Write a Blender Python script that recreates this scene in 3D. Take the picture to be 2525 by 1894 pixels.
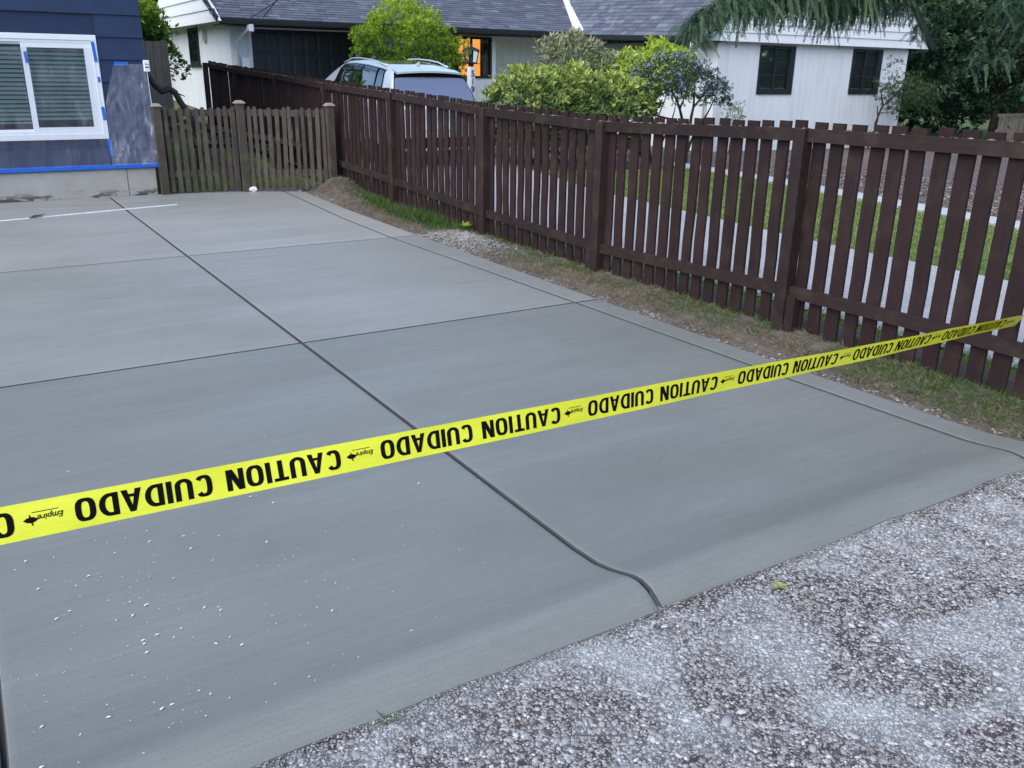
import bpy, bmesh, math, random
import numpy as np
from mathutils import Vector, Matrix, noise as mnoise
R=math.radians; PI=math.pi
random.seed(7); RNG=np.random.default_rng(11)
for o in list(bpy.data.objects): bpy.data.objects.remove(o)
SC=bpy.context.scene; COL=SC.collection

# ---------------------------------------------------------------- camera
cd=bpy.data.cameras.new('camera'); cam=bpy.data.objects.new('camera',cd); COL.objects.link(cam)
cr=Vector((0.84919664,-0.5279107,0.01324204)); cu=Vector((0.16679805,0.2919347,0.94178158)); cf=Vector((0.50104239,0.79754901,-0.33596444))
M=Matrix((cr,cu,-cf)).transposed().to_4x4(); M.translation=Vector((0,0,1.6)); cam.matrix_world=M
cd.sensor_fit='HORIZONTAL'; cd.sensor_width=36; cd.lens=30.668; cd.clip_start=0.02; cd.clip_end=600
SC.camera=cam
# ---------------------------------------------------------------- light
SUN_EL=R(42); SUN_ROT=R(250)
W=bpy.data.worlds.new('World'); SC.world=W; W.use_nodes=True
nt=W.node_tree; nt.nodes.clear()
wo=nt.nodes.new('ShaderNodeOutputWorld'); bg=nt.nodes.new('ShaderNodeBackground'); sk=nt.nodes.new('ShaderNodeTexSky')
sk.sky_type='NISHITA'; sk.sun_disc=False; sk.sun_elevation=SUN_EL; sk.sun_rotation=SUN_ROT; sk.air_density=1.0; sk.dust_density=.15; sk.ozone_density=1.6
bg.inputs[1].default_value=0.07
nt.links.new(sk.outputs[0],bg.inputs[0]); nt.links.new(bg.outputs[0],wo.inputs[0])
sl=bpy.data.lights.new('sun','SUN'); sl.energy=1.1; sl.angle=R(75); sl.color=(1,0.955,0.90)
sun=bpy.data.objects.new('sun',sl); COL.objects.link(sun)
sd=Vector((math.sin(SUN_ROT)*math.cos(SUN_EL),math.cos(SUN_ROT)*math.cos(SUN_EL),math.sin(SUN_EL)))
sun.rotation_euler=sd.to_track_quat('Z','Y').to_euler()
SC.view_settings.view_transform='Standard'; SC.view_settings.look='None'; SC.view_settings.gamma=1; SC.view_settings.exposure=2.10
try: SC.view_settings.use_curve_mapping=False
except Exception: pass
SC.render.engine='CYCLES'

# ---------------------------------------------------------------- materials
class N:
    def __init__(s,name):
        s.m=bpy.data.materials.new(name); s.m.use_nodes=True; s.t=s.m.node_tree; s.t.nodes.clear()
        s.out=s.t.nodes.new('ShaderNodeOutputMaterial'); s.b=s.t.nodes.new('ShaderNodeBsdfPrincipled'); s.L(s.b.outputs[0],s.out.inputs[0])
        s.tc=s.t.nodes.new('ShaderNodeTexCoord')
    def L(s,a,b): s.t.links.new(a,b)
    def n(s,ty,**k):
        x=s.t.nodes.new(ty)
        for a,v in k.items(): setattr(x,a,v)
        return x
    def map(s,scale=(1,1,1),rot=(0,0,0),src=None):
        x=s.n('ShaderNodeMapping'); x.inputs['Scale'].default_value=scale; x.inputs['Rotation'].default_value=rot
        s.L(src or s.tc.outputs['Object'],x.inputs[0]); return x.outputs[0]
    def noise(s,sc,det=4,rough=.55,v=None,dist=0):
        x=s.n('ShaderNodeTexNoise'); x.inputs['Scale'].default_value=sc; x.inputs['Detail'].default_value=det; x.inputs['Roughness'].default_value=rough; x.inputs['Distortion'].default_value=dist
        s.L(v if v is not None else s.tc.outputs['Object'],x.inputs['Vector']); return x.outputs[0]
    def vor(s,sc,v=None,feat='F1',out=0,rand=1):
        x=s.n('ShaderNodeTexVoronoi',feature=feat); x.inputs['Scale'].default_value=sc; x.inputs['Randomness'].default_value=rand
        s.L(v if v is not None else s.tc.outputs['Object'],x.inputs['Vector']); return x.outputs[out]
    def ramp(s,f,stops):
        x=s.n('ShaderNodeValToRGB'); e=x.color_ramp.elements
        e[0].position=stops[0][0]; e[1].position=stops[-1][0]
        for p,c in stops[1:-1]: e.new(p)
        for i,(p,c) in enumerate(stops):
            if not hasattr(c,'__len__'): c=(c,c,c)
            e[i].color=(*c,1)
        s.L(f,x.inputs[0]); return x.outputs[0]
    def mix(s,f,a,b,mode='MIX'):
        x=s.n('ShaderNodeMix',data_type='RGBA',blend_type=mode)
        for sock,v in ((x.inputs[0],f),(x.inputs[6],a),(x.inputs[7],b)):
            if hasattr(v,'is_linked') or hasattr(v,'links'): s.L(v,sock)
            elif hasattr(v,'__len__'): sock.default_value=(*v,1)
            else: sock.default_value=v if sock.type=='VALUE' else (v,v,v,1)
        return x.outputs[2]
    def math(s,op,a,b=0.0,c=0.0,clamp=False):
        x=s.n('ShaderNodeMath',operation=op); x.use_clamp=clamp
        for i,v in enumerate((a,b,c)):
            if hasattr(v,'links'): s.L(v,x.inputs[i])
            else: x.inputs[i].default_value=v
        return x.outputs[0]
    def bump(s,h,strength=.3,dist=.01):
        x=s.n('ShaderNodeBump'); x.inputs['Strength'].default_value=strength; x.inputs['Distance'].default_value=dist
        s.L(h,x.inputs['Height'])
        if s.b.inputs['Normal'].is_linked: s.L(s.b.inputs['Normal'].links[0].from_socket,x.inputs['Normal'])
        s.L(x.outputs[0],s.b.inputs['Normal'])
    def col(s,c):
        if hasattr(c,'links'): s.L(c,s.b.inputs['Base Color'])
        else: s.b.inputs['Base Color'].default_value=(*c,1)
    def set(s,**k):
        for a,v in k.items():
            i=s.b.inputs[a.replace('_',' ')]
            if hasattr(v,'links'): s.L(v,i)
            else: i.default_value=v
        return s
    def attr(s,name='v'):
        x=s.n('ShaderNodeAttribute',attribute_name=name); return x.outputs['Fac']
    def orand(s): return s.n('ShaderNodeObjectInfo').outputs['Random']

def plain(name,c,rough=.6,metal=0,var=.12,sc=8,bump=0,bsc=60,**k):
    m=N(name); f=m.noise(sc,5)
    m.col(m.ramp(f,[(.3,tuple(x*(1-var) for x in c)),(.7,tuple(min(1,x*(1+var)) for x in c))]))
    m.set(Roughness=rough,Metallic=metal,**k)
    if bump: m.bump(m.noise(bsc,4),bump,.004)
    return m.m

def mat_concrete():
    m=N('broom finished concrete')
    big=m.noise(.55,5,.6); st=m.noise(1.3,5,.65,m.map((.3,1.5,1)),.4)
    st2=m.noise(4,5,.6,m.map((.16,2.0,1)),.3)
    broom=m.noise(30,3,.7,m.map((.12,5,1)))
    fine=m.noise(260,3,.7)
    base=m.mix(m.ramp(big,[(.38,0),(.62,1)]),(.240,.234,.208),(.310,.299,.275))
    base=m.mix(m.ramp(st,[(.42,0),(.52,.2),(.68,.6)]),base,(.37,.36,.352))
    base=m.mix(m.ramp(st2,[(.48,0),(.72,.3)]),base,(.225,.225,.212))
    base=m.mix(m.math('MULTIPLY',m.ramp(broom,[(.35,1),(.6,0)]),.32),base,(.19,.188,.178))
    base=m.mix(m.ramp(fine,[(.35,.55),(.6,0)]),base,(.16,.158,.150))
    pit=m.vor(38); pitn=m.noise(5,3)
    base=m.mix(m.math('MULTIPLY',m.ramp(pit,[(.0,1),(.12,0)]),m.ramp(pitn,[(.5,0),(.68,.7)])),base,(.10,.10,.10))
    l3=m.noise(7,5,.7,m.map((.10,4.5,1)),.2); base=m.mix(m.math('MULTIPLY',m.ramp(l3,[(.4,1),(.62,0)]),.17),base,(.17,.168,.158))
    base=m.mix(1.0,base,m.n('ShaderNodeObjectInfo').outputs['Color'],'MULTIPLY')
    m.col(base); m.set(Roughness=m.ramp(st,[(.35,.55),(.65,.42)]),Specular_IOR_Level=.5)
    m.bump(broom,.3,.003); m.bump(fine,.35,.002); m.bump(m.noise(2.2,3),.15,.006)
    return m.m
def mat_wood(name,c1,c2,moss=0,grain=(2,2,.18),rough=.75,bump=.5):
    m=N(name); r=m.orand()
    off=m.n('ShaderNodeVectorMath',operation='ADD'); cmb=m.n('ShaderNodeCombineXYZ')
    mr=m.math('MULTIPLY',r,37.); [m.L(mr,cmb.inputs[i]) for i in range(3)]
    m.L(m.tc.outputs['Object'],off.inputs[0]); m.L(cmb.outputs[0],off.inputs[1])
    v=m.map(grain,src=off.outputs[0])
    g=m.noise(22,5,.65,v,.6); g2=m.noise(3,4,.6,off.outputs[0])
    base=m.mix(m.ramp(g,[(.3,0),(.7,1)]),c1,c2)
    base=m.mix(m.math('MULTIPLY',r,.6),base,tuple(x*.62 for x in c1))
    base=m.mix(m.ramp(g2,[(.48,0),(.75,.45)]),base,tuple(x*1.25+.004 for x in c2))
    if moss:
        base=m.mix(m.math('MULTIPLY',m.ramp(m.noise(6,4,.6,off.outputs[0]),[(.5,0),(.68,1)]),moss),base,(.11,.115,.045))
    fl=m.vor(30,v=m.map((1,1,.5),src=off.outputs[0])); base=m.mix(m.ramp(fl,[(.02,.35),(.05,0)]),base,(.14,.125,.115))
    m.col(base); m.set(Roughness=rough,Specular_IOR_Level=.3); m.bump(g,bump,.004)
    return m.m
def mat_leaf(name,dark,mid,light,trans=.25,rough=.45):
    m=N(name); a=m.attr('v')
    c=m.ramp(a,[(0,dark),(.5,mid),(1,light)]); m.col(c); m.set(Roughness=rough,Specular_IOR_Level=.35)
    tr=m.n('ShaderNodeBsdfTranslucent'); m.L(c,tr.inputs[0]); mx=m.n('ShaderNodeMixShader'); mx.inputs[0].default_value=trans
    m.L(m.b.outputs[0],mx.inputs[1]); m.L(tr.outputs[0],mx.inputs[2]); m.L(mx.outputs[0],m.out.inputs[0])
    return m.m
MT={}
def build_mats():
    T=MT
    T['conc']=mat_concrete()
    T['fence']=mat_wood('dark brown stained cedar',(.019,.0080,.0080),(.030,.0130,.0125),.06,bump=.35)
    T['rail']=mat_wood('dark brown stained rail',(.020,.0098,.0094),(.031,.0165,.0155),.12,(2,.18,2),bump=.35)
    T['grey']=mat_wood('weathered grey picket',(.052,.040,.033),(.105,.085,.070),.35)
    T['greyp']=mat_wood('weathered brown post',(.06,.046,.036),(.105,.085,.068),.4)
    T['cap']=mat_wood('pale post cap',(.24,.19,.17),(.36,.30,.28),.2)
    T['oldboard']=mat_wood('old cedar board',(.17,.135,.105),(.28,.23,.18),.3)
    T['bark']=mat_wood('bark',(.075,.055,.042),(.14,.105,.08),.3,(3,3,.5),.9,.9)
    T['barkd']=mat_wood('dark bark',(.025,.020,.017),(.05,.04,.033),.2,(3,3,.5),.9,.9)
    T['navy']=plain('navy siding paint',(.012,.024,.068),.42,var=.14,sc=5,bump=.12,bsc=40)
    T['found']=None
    m=N('parged foundation'); f=m.noise(3,6,.65); z=m.n('ShaderNodeSeparateXYZ'); m.L(m.tc.outputs['Object'],z.inputs[0])
    c=m.ramp(f,[(.3,(.31,.285,.255)),(.7,(.40,.375,.345))])
    st=m.math('MULTIPLY',m.ramp(m.noise(9,5,.6,m.map((.5,1,1.6))),[(.5,0),(.56,1)]),m.ramp(z.outputs[2],[(.03,1),(.11,0)]))
    c=m.mix(st,c,(.075,.07,.062)); m.col(c); m.set(Roughness=.9); m.bump(m.noise(50,4),.25,.004); T['found']=m.m
    T['white']=plain('white vinyl',(.80,.80,.80),.35,var=.02)
    m=N('white painted grooved siding'); s=m.n('ShaderNodeSeparateXYZ'); m.L(m.tc.outputs['Object'],s.inputs[0])
    dirt=m.noise(3,5,.6,m.map((3,3,.35))); low=m.ramp(s.outputs[2],[(0,1),(.5,0)])
    c=m.mix(m.math('MULTIPLY',m.ramp(dirt,[(.45,0),(.75,.55)]),1.),(.76,.765,.77),(.54,.545,.55))
    m.col(c); m.set(Roughness=.6); m.bump(m.noise(14,3,.6,m.map((8,8,.4))),.25,.01); T['wwall']=m.m
    T['wclap']=plain('white clapboard paint',(.76,.76,.76),.5,var=.03,bump=.1)
    T['black']=plain('black trim paint',(.008,.008,.010),.6,var=.1)
    T['door']=plain('black garage door paint',(.010,.012,.018),.45,var=.1)
    m=N('architectural shingle'); r=m.orand(); a=m.attr('v'); g=m.noise(160,2); 
    c=m.ramp(a,[(0,(.075,.082,.112)),(.5,(.118,.128,.168)),(1,(.20,.21,.255))]); c=m.mix(m.ramp(g,[(.35,.5),(.65,0)]),c,(.04,.042,.055))
    m.col(c); m.set(Roughness=.85); m.bump(g,.5,.006); T['shin']=m.m
    T['shinU']=plain('roof underlay',(.05,.053,.07),.9)
    # glass
    m=N('window glass'); m.col((.02,.025,.03)); m.set(Roughness=.03,Transmission_Weight=.75,IOR=1.45,Specular_IOR_Level=.6); T['glass']=m.m
    m=N('clear pane'); tb=m.n('ShaderNodeBsdfTransparent'); gb=m.n('ShaderNodeBsdfGlossy'); gb.inputs['Roughness'].default_value=.02
    fr=m.n('ShaderNodeFresnel'); fr.inputs[0].default_value=1.5; tb.inputs[0].default_value=(.8,.86,.84,1)
    mx=m.n('ShaderNodeMixShader'); m.L(m.math('MULTIPLY',fr.outputs[0],.9),mx.inputs[0]); m.L(tb.outputs[0],mx.inputs[1]); m.L(gb.outputs[0],mx.inputs[2]); m.L(mx.outputs[0],m.out.inputs[0]); T['pane']=m.m
    T['blind']=plain('pale blind slat',(.80,.88,.84),.5,var=.04)
    T['dark']=plain('dark interior',(.03,.032,.034),.8)
    T['curtain']=plain('pale net curtain',(.78,.79,.84),.9,var=.1,sc=30)
    m=N('warm lit room wall'); m.col((.5,.25,.1)); m.b.inputs['Emission Color'].default_value=(1,.34,.075,1); m.b.inputs['Emission Strength'].default_value=.36; T['warm']=m.m
    m=N('lit lamp bulb'); m.col((1,.6,.3)); m.b.inputs['Emission Color'].default_value=(1,.5,.12,1); m.b.inputs['Emission Strength'].default_value=3.; T['bulb']=m.m
    T['bluetape']=plain('blue painter tape',(.012,.12,.56),.5,var=.1,sc=20,bump=.2)
    # plastic film
    m=N('clear plastic film'); tb=m.n('ShaderNodeBsdfTransparent'); tb.inputs[0].default_value=(.93,.94,.96,1)
    m.set(Roughness=.3,Specular_IOR_Level=.7); m.col((.70,.70,.80))
    w=m.noise(2.2,3,.5,m.map((2.2,1,.5),(0,.55,0)),.6); w2=m.noise(2.6,3,.5,m.map((2.6,1,.4),(0,-.5,0)),.5); m.bump(w,.9,.06); m.bump(w2,.7,.05)
    msk=m.ramp(m.noise(4.2,2),[(.44,0),(.62,1)]); cre=m.math('MULTIPLY',m.ramp(w,[(.47,0),(.5,.45),(.53,0)]),msk); cre2=m.math('MULTIPLY',m.ramp(w2,[(.49,0),(.5,.5),(.515,0)]),msk)
    cre2=m.math('ADD',cre2,m.ramp(m.noise(3.0,4,.6,m.map((1.5,1,.8),(0,.8,0))),[(.45,0),(.75,.12)]))
    mx=m.n('ShaderNodeMixShader'); at=m.attr('v')
    k4=m.math('MULTIPLY',m.math('MULTIPLY',at,at),24.,clamp=True); m.L(m.math('ADD',at,m.math('MULTIPLY',m.math('ADD',cre,cre2),k4),clamp=True),mx.inputs[0]); m.L(tb.outputs[0],mx.inputs[1]); m.L(m.b.outputs[0],mx.inputs[2]); m.L(mx.outputs[0],m.out.inputs[0]); T['film']=m.m
    m=N('yellow caution film'); m.col(m.ramp(m.noise(6,3),[(.3,(.84,.83,.035)),(.7,(.90,.88,.05))])); m.set(Roughness=.38); m.bump(m.noise(7,4,.6,m.map((1.2,3,3))),.35,.008); m.bump(m.noise(2.5,2),.3,.02)
    T['yellow']=m.m
    T['ink']=plain('black ink',(.003,.003,.003),.9,var=.02,Specular_IOR_Level=.15)
    # car
    m=N('silver blue car paint'); m.col((.66,.69,.70)); m.set(Metallic=.3,Roughness=.32,Coat_Weight=.8,Coat_Roughness=.04); T['paint']=m.m
    m=N('dark car glass'); m.col((.010,.012,.016)); m.set(Roughness=.04,Specular_IOR_Level=1.,Coat_Weight=1.,Coat_Roughness=.02); T['carglass']=m.m
    m=N('rear screen glass'); m.col((.40,.37,.42)); m.set(Roughness=.08,Metallic=.8,Specular_IOR_Level=1.,Coat_Weight=1.,Coat_Roughness=.02,Coat_IOR=2.2); T['rearglass']=m.m
    T['chrome']=plain('satin chrome',(.6,.62,.65),.2,1,var=.02)
    T['rubber']=plain('tyre rubber',(.02,.02,.02),.85)
    m=N('red tail lens'); m.col((.45,.01,.015)); m.set(Roughness=.12,Coat_Weight=1.); T['red']=m.m
    T['plate']=plain('licence plate',(.7,.72,.75),.4,var=.03)
    # ground kinds
    m=N('exposed aggregate matrix'); f=m.noise(2.6,6,.62,dist=.6); f2=m.noise(60,3); f3=m.noise(.8,3)
    dust=m.math('MULTIPLY',m.ramp(f,[(.43,0),(.66,.95)]),m.ramp(m.noise(35,4,.7),[(.3,.45),(.6,1)]))
    c=m.mix(m.ramp(f2,[(.35,0),(.65,1)]),(.036,.026,.025),(.085,.068,.067)); c=m.mix(dust,c,m.ramp(f2,[(.3,(.30,.31,.315)),(.7,(.47,.48,.485))]))
    m.col(c); m.set(Roughness=.9); m.bump(m.noise(90,4),.6,.006); T['matrix']=m.m
    m=N('pebble'); a=m.attr('v'); dd=m.ramp(m.noise(2.6,6,.62,dist=.6),[(.43,0),(.66,.7)]); pc=m.ramp(a,[(0,(.09,.072,.064)),(.35,(.19,.172,.162)),(.7,(.31,.296,.285)),(1,(.50,.49,.475))]); m.col(m.mix(m.math('MULTIPLY',dd,.75),pc,(.47,.48,.485))); m.set(Roughness=.7); m.bump(m.noise(300,2),.3,.002); T['pebble']=m.m
    m=N('bare soil'); f=m.noise(3.5,6,.7); g=m.noise(70,4,.7)
    c=m.ramp(f,[(.3,(.095,.072,.055)),(.55,(.17,.135,.105)),(.75,(.23,.19,.16))]); c=m.mix(m.ramp(g,[(.4,.6),(.6,0)]),c,(.05,.04,.032)); m.col(c); m.set(Roughness=.95); m.bump(g,.9,.02); T['soil']=m.m
    m=N('lawn soil'); f=m.noise(5,5,.7); m.col(m.ramp(f,[(.35,(.055,.085,.02)),(.65,(.12,.15,.04))])); m.set(Roughness=.95); m.bump(m.noise(60,4),.8,.02); T['lawn']=m.m
    m=N('bark mulch'); g=m.vor(28,v=m.map((1,1.8,1)),out=1); g2=m.noise(30,5,.7); sep=m.n('ShaderNodeSeparateColor'); m.L(g,sep.inputs[0])
    c=m.ramp(sep.outputs[0],[(0,(.09,.062,.05)),(.5,(.20,.155,.135)),(1,(.36,.30,.28))]); c=m.mix(m.ramp(g2,[(.4,.7),(.6,0)]),c,(.05,.038,.032)); m.col(c); m.set(Roughness=.95); m.bump(g2,1.,.04); T['mulch']=m.m
    m=N('neighbour exposed aggregate drive'); g=m.vor(55,out=0); g2=m.noise(1.5,5); c=m.ramp(g,[(.1,(.60,.58,.59)),(.5,(.30,.285,.285))]); c=m.mix(m.ramp(g2,[(.4,0),(.7,.35)]),c,(.5,.49,.5)); m.col(c); m.set(Roughness=.85); m.bump(g,.5,.01); T['drive']=m.m
    T['kerb']=plain('pale kerb concrete',(.42,.43,.45),.85,var=.1,bump=.3)
    T['soilg']=T['soil']
    T['gravel']=plain('grey gravel base',(.25,.255,.26),.9,var=.3,sc=60,bump=.8)
    m=N('chip'); m.col((.66,.66,.62)); m.set(Roughness=.6); T['chip']=m.m
    m=N('white plaster smear'); m.col(m.ramp(m.noise(25,4,.7,m.map((.4,2,1))),[(.35,(.42,.42,.42)),(.6,(.62,.62,.62))])); m.set(Roughness=.7); T['smear']=m.m
    T['joint']=plain('painted joint shade',(.05,.052,.052),.95)  # groove shade put into the colour of joint walls and edges
    T['hole']=plain('dark debris',(.04,.03,.025),.9)
    # leaves
    T['grass']=mat_leaf('grass blade',(.035,.07,.015),(.075,.135,.028),(.17,.22,.06),.3,.6)
    T['dry']=mat_leaf('dry grass',(.10,.075,.045),(.20,.155,.10),(.33,.28,.19),.2,.8)
    T['lgrass']=mat_leaf('lawn blade',(.09,.16,.03),(.20,.30,.06),(.36,.38,.14),.3,.6)
    T['lbush']=mat_leaf('bright green shrub leaf',(.022,.055,.012),(.10,.215,.018),(.42,.56,.04),.3)
    T['lhedge']=mat_leaf('rhododendron leaf',(.030,.060,.022),(.12,.185,.055),(.44,.50,.10),.2)
    T['lrhod']=mat_leaf('tall rhododendron leaf',(.04,.08,.03),(.15,.22,.08),(.36,.33,.20),.2)
    T['lazal']=mat_leaf('yellow green azalea leaf',(.05,.10,.015),(.22,.34,.03),(.45,.54,.06),.3)
    T['lcean']=mat_leaf('ceanothus leaf',(.014,.03,.020),(.035,.065,.04),(.08,.12,.09),.15)
    T['fcean']=mat_leaf('ceanothus flower',(.17,.21,.36),(.25,.30,.47),(.38,.42,.58),.2)
    T['pink']=mat_leaf('pink flower',(.45,.06,.06),(.6,.15,.13),(.7,.3,.25),.2)
    T['lcedar']=mat_leaf('cedar frond',(.016,.038,.022),(.040,.082,.042),(.12,.20,.08),.2,.6)
    T['ltree']=mat_leaf('broad dark leaf',(.018,.042,.022),(.052,.110,.052),(.15,.24,.08),.3,.35)
    T['lmaple']=mat_leaf('fine maple leaf',(.018,.045,.014),(.045,.09,.025),(.10,.15,.05),.3)
    T['fern']=mat_leaf('fern',(.03,.06,.03),(.07,.12,.06),(.13,.18,.10),.25)
    T['cloth']=plain('blue bag',(.2,.3,.45),.7)
build_mats()

# ---------------------------------------------------------------- object helpers
def link(name,me,parent=None,mat=None,**pr):
    o=bpy.data.objects.new(name,me); COL.objects.link(o)
    if parent is not None: o.parent=parent
    if mat is not None and me is not None:
        for mm in (mat if isinstance(mat,(list,tuple)) else [mat]): me.materials.append(mm)
    for k,v in pr.items(): o[k]=v
    return o
def thing(name,label,cat,loc=(0,0,0),rz=0,group=None):
    o=link(name,None); o.location=loc; o.rotation_euler=(0,0,rz); o['label']=label; o['category']=cat
    o.empty_display_size=.1
    if group: o['group']=group
    return o
def tag(o,label,cat,group=None,kind=None):
    if label: o['label']=label
    if cat: o['category']=cat
    if group: o['group']=group
    if kind: o['kind']=kind
    return o
class MB:
    def __init__(s): s.v=[]; s.f=[]; s.a=[]
    def add(s,vs,fs,a=None):
        b=len(s.v); s.v+= [tuple(v) for v in vs]; s.f+= [tuple(b+i for i in f) for f in fs]; s.a+= [.5 if a is None else a]*len(vs); return s
    def box(s,x0,x1,y0,y1,z0,z1,a=None):
        return s.add([(x0,y0,z0),(x1,y0,z0),(x1,y1,z0),(x0,y1,z0),(x0,y0,z1),(x1,y0,z1),(x1,y1,z1),(x0,y1,z1)],
            [(0,3,2,1),(4,5,6,7),(0,1,5,4),(1,2,6,5),(2,3,7,6),(3,0,4,7)],a)
    def bar(s,p,q,w,h,up=(0,0,1),a=None):
        p=Vector(p);q=Vector(q);d=(q-p).normalized();u=Vector(up); sx=d.cross(u)
        if sx.length<1e-4: sx=d.cross(Vector((1,0,0)))
        sx.normalize(); u=sx.cross(d).normalized()
        vs=[c+sx*i*w/2+u*j*h/2 for c in (p,q) for i,j in ((-1,-1),(1,-1),(1,1),(-1,1))]
        return s.add(vs,[(0,1,2,3),(7,6,5,4),(0,4,5,1),(1,5,6,2),(2,6,7,3),(3,7,4,0)],a)
    def tube(s,pts,rs,n=8,a=None,cap=True):
        pts=[Vector(p) for p in pts]
        if not hasattr(rs,'__len__'): rs=[rs]*len(pts)
        vs=[];fs=[];side=None
        for i,p in enumerate(pts):
            d=(pts[min(i+1,len(pts)-1)]-pts[max(i-1,0)])
            if d.length<1e-9: d=Vector((0,0,1))
            d.normalize()
            if side is None or abs(side.dot(d))>.98:
                side=d.cross(Vector((0,0,1)));
                if side.length<.05: side=d.cross(Vector((1,0,0)))
            side=(side-d*side.dot(d)).normalized(); up=side.cross(d)
            for k in range(n):
                t=2*PI*k/n; vs.append(p+(side*math.cos(t)+up*math.sin(t))*rs[i])
        for i in range(len(pts)-1):
            for k in range(n): fs.append((i*n+k,i*n+(k+1)%n,(i+1)*n+(k+1)%n,(i+1)*n+k))
        if cap: fs.append(tuple(range(n-1,-1,-1))); fs.append(tuple((len(pts)-1)*n+k for k in range(n)))
        return s.add(vs,fs,a)
    def prism(s,poly,y0,y1,axis='y',a=None):
        n=len(poly)
        if axis=='y': vs=[(x,y0,z) for x,z in poly]+[(x,y1,z) for x,z in poly]
        elif axis=='x': vs=[(y0,x,z) for x,z in poly]+[(y1,x,z) for x,z in poly]
        else: vs=[(x,z,y0) for x,z in poly]+[(x,z,y1) for x,z in poly]
        return s.add(vs,[tuple(range(n)),tuple(range(2*n-1,n-1,-1))]+[(i,n+i,n+(i+1)%n,(i+1)%n) for i in range(n)],a)
    def mesh(s,name='m',smooth=False,bevel=0):
        me=bpy.data.meshes.new(name); me.from_pydata(s.v,[],s.f); me.update()
        bm=bmesh.new(); bm.from_mesh(me); bmesh.ops.recalc_face_normals(bm,faces=bm.faces)
        if bevel: bmesh.ops.bevel(bm,geom=bm.edges[:],offset=bevel,segments=1,affect='EDGES',clamp_overlap=True)
        bm.to_mesh(me); bm.free()
        if not bevel:
            at=me.attributes.new('v','FLOAT','POINT'); at.data.foreach_set('value',s.a[:len(me.vertices)] if len(s.a)>=len(me.vertices) else [.5]*len(me.vertices))
        if smooth: me.shade_smooth()
        return me
    def obj(s,name,mat,parent=None,smooth=False,bevel=0,**pr):
        return link(name,s.mesh(name,smooth,bevel),parent,mat,**pr)
def npmesh(name,V,F,attr=None,smooth=False):
    me=bpy.data.meshes.new(name); V=np.asarray(V,np.float32); F=np.asarray(F,np.int32); k=F.shape[1]
    me.vertices.add(len(V)); me.vertices.foreach_set('co',V.ravel())
    me.loops.add(F.size); me.loops.foreach_set('vertex_index',F.ravel())
    me.polygons.add(len(F)); me.polygons.foreach_set('loop_start',np.arange(0,F.size,k,dtype=np.int32))
    me.update(calc_edges=True)
    if attr is not None:
        at=me.attributes.new('v','FLOAT','POINT'); at.data.foreach_set('value',np.asarray(attr,np.float32).ravel())
    if smooth: me.shade_smooth()
    return me
def nrm(a): return a/np.maximum(np.linalg.norm(a,axis=-1,keepdims=True),1e-9)
def leaves(P,D,Nn,L,Wd,v,fold=.18):
    """each leaf: four-point blade folded on its midrib; P base, D axis, Nn normal"""
    D=nrm(D); S=nrm(np.cross(D,Nn)); Nn=np.cross(S,D); L=np.broadcast_to(np.asarray(L),(len(P),))[:,None]; Wd=np.broadcast_to(np.asarray(Wd),(len(P),))[:,None]
    a=P; b=P+D*L*.45+S*Wd/2+Nn*Wd*fold; c=P+D*L; d=P+D*L*.45-S*Wd/2+Nn*Wd*fold
    V=np.stack([a,b,c,d],1).reshape(-1,3); i=np.arange(len(P))*4
    F=np.concatenate([np.stack([i,i+1,i+2],1),np.stack([i,i+2,i+3],1)]); return V,F,np.repeat(v,4)
def zg(x,y):
    """height of the neighbour's ground"""
    f=min(1,max(0,(14-x)/5)); return -.06-.012*max(0,x-4.6)+.043*max(0,y-11)*f
def zgA(x,y):
    f=np.clip((14-x)/5,0,1); return -.06-.012*np.maximum(0,x-4.6)+.043*np.maximum(0,y-11)*f

# ---------------------------------------------------------------- ground and setting
def gridmesh(x0,x1,y0,y1,nx,ny,zf):
    xs=np.linspace(x0,x1,nx); ys=np.linspace(y0,y1,ny); X,Y=np.meshgrid(xs,ys); Z=zf(X,Y)
    V=np.stack([X,Y,Z],-1).reshape(-1,3); i=np.arange(nx*ny).reshape(ny,nx)
    F=np.stack([i[:-1,:-1],i[:-1,1:],i[1:,1:],i[1:,:-1]],-1).reshape(-1,4); return V,F
def fbm(X,Y,s=1.,o=4,seed=0):
    out=np.zeros(X.shape); 
    it=np.nditer(X,flags=['multi_index'])
    for _ in it:
        k=it.multi_index; out[k]=mnoise.fractal(Vector((X[k]*s+seed,Y[k]*s-seed,seed*.37)),.8,2.1,o)
    return out
gm=MB()
# big sheet of ground to the horizon, lower than everything laid on it
V,F=gridmesh(-150,250,-120,320,60,60,lambda X,Y: zgA(X,np.minimum(Y,24))-.10)
go=link('ground',npmesh('ground',V,F),None,MT['lawn'],kind='structure')
# street with exposed aggregate
stz=lambda X,Y: .010-.010*np.clip((X-2.4)/1.6,0,1)+0*Y
V,F=gridmesh(-14,26,-14,1.775,160,60,lambda X,Y: stz(X,Y))
link('street',npmesh('street',V,F),None,MT['matrix'],kind='structure')
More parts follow.
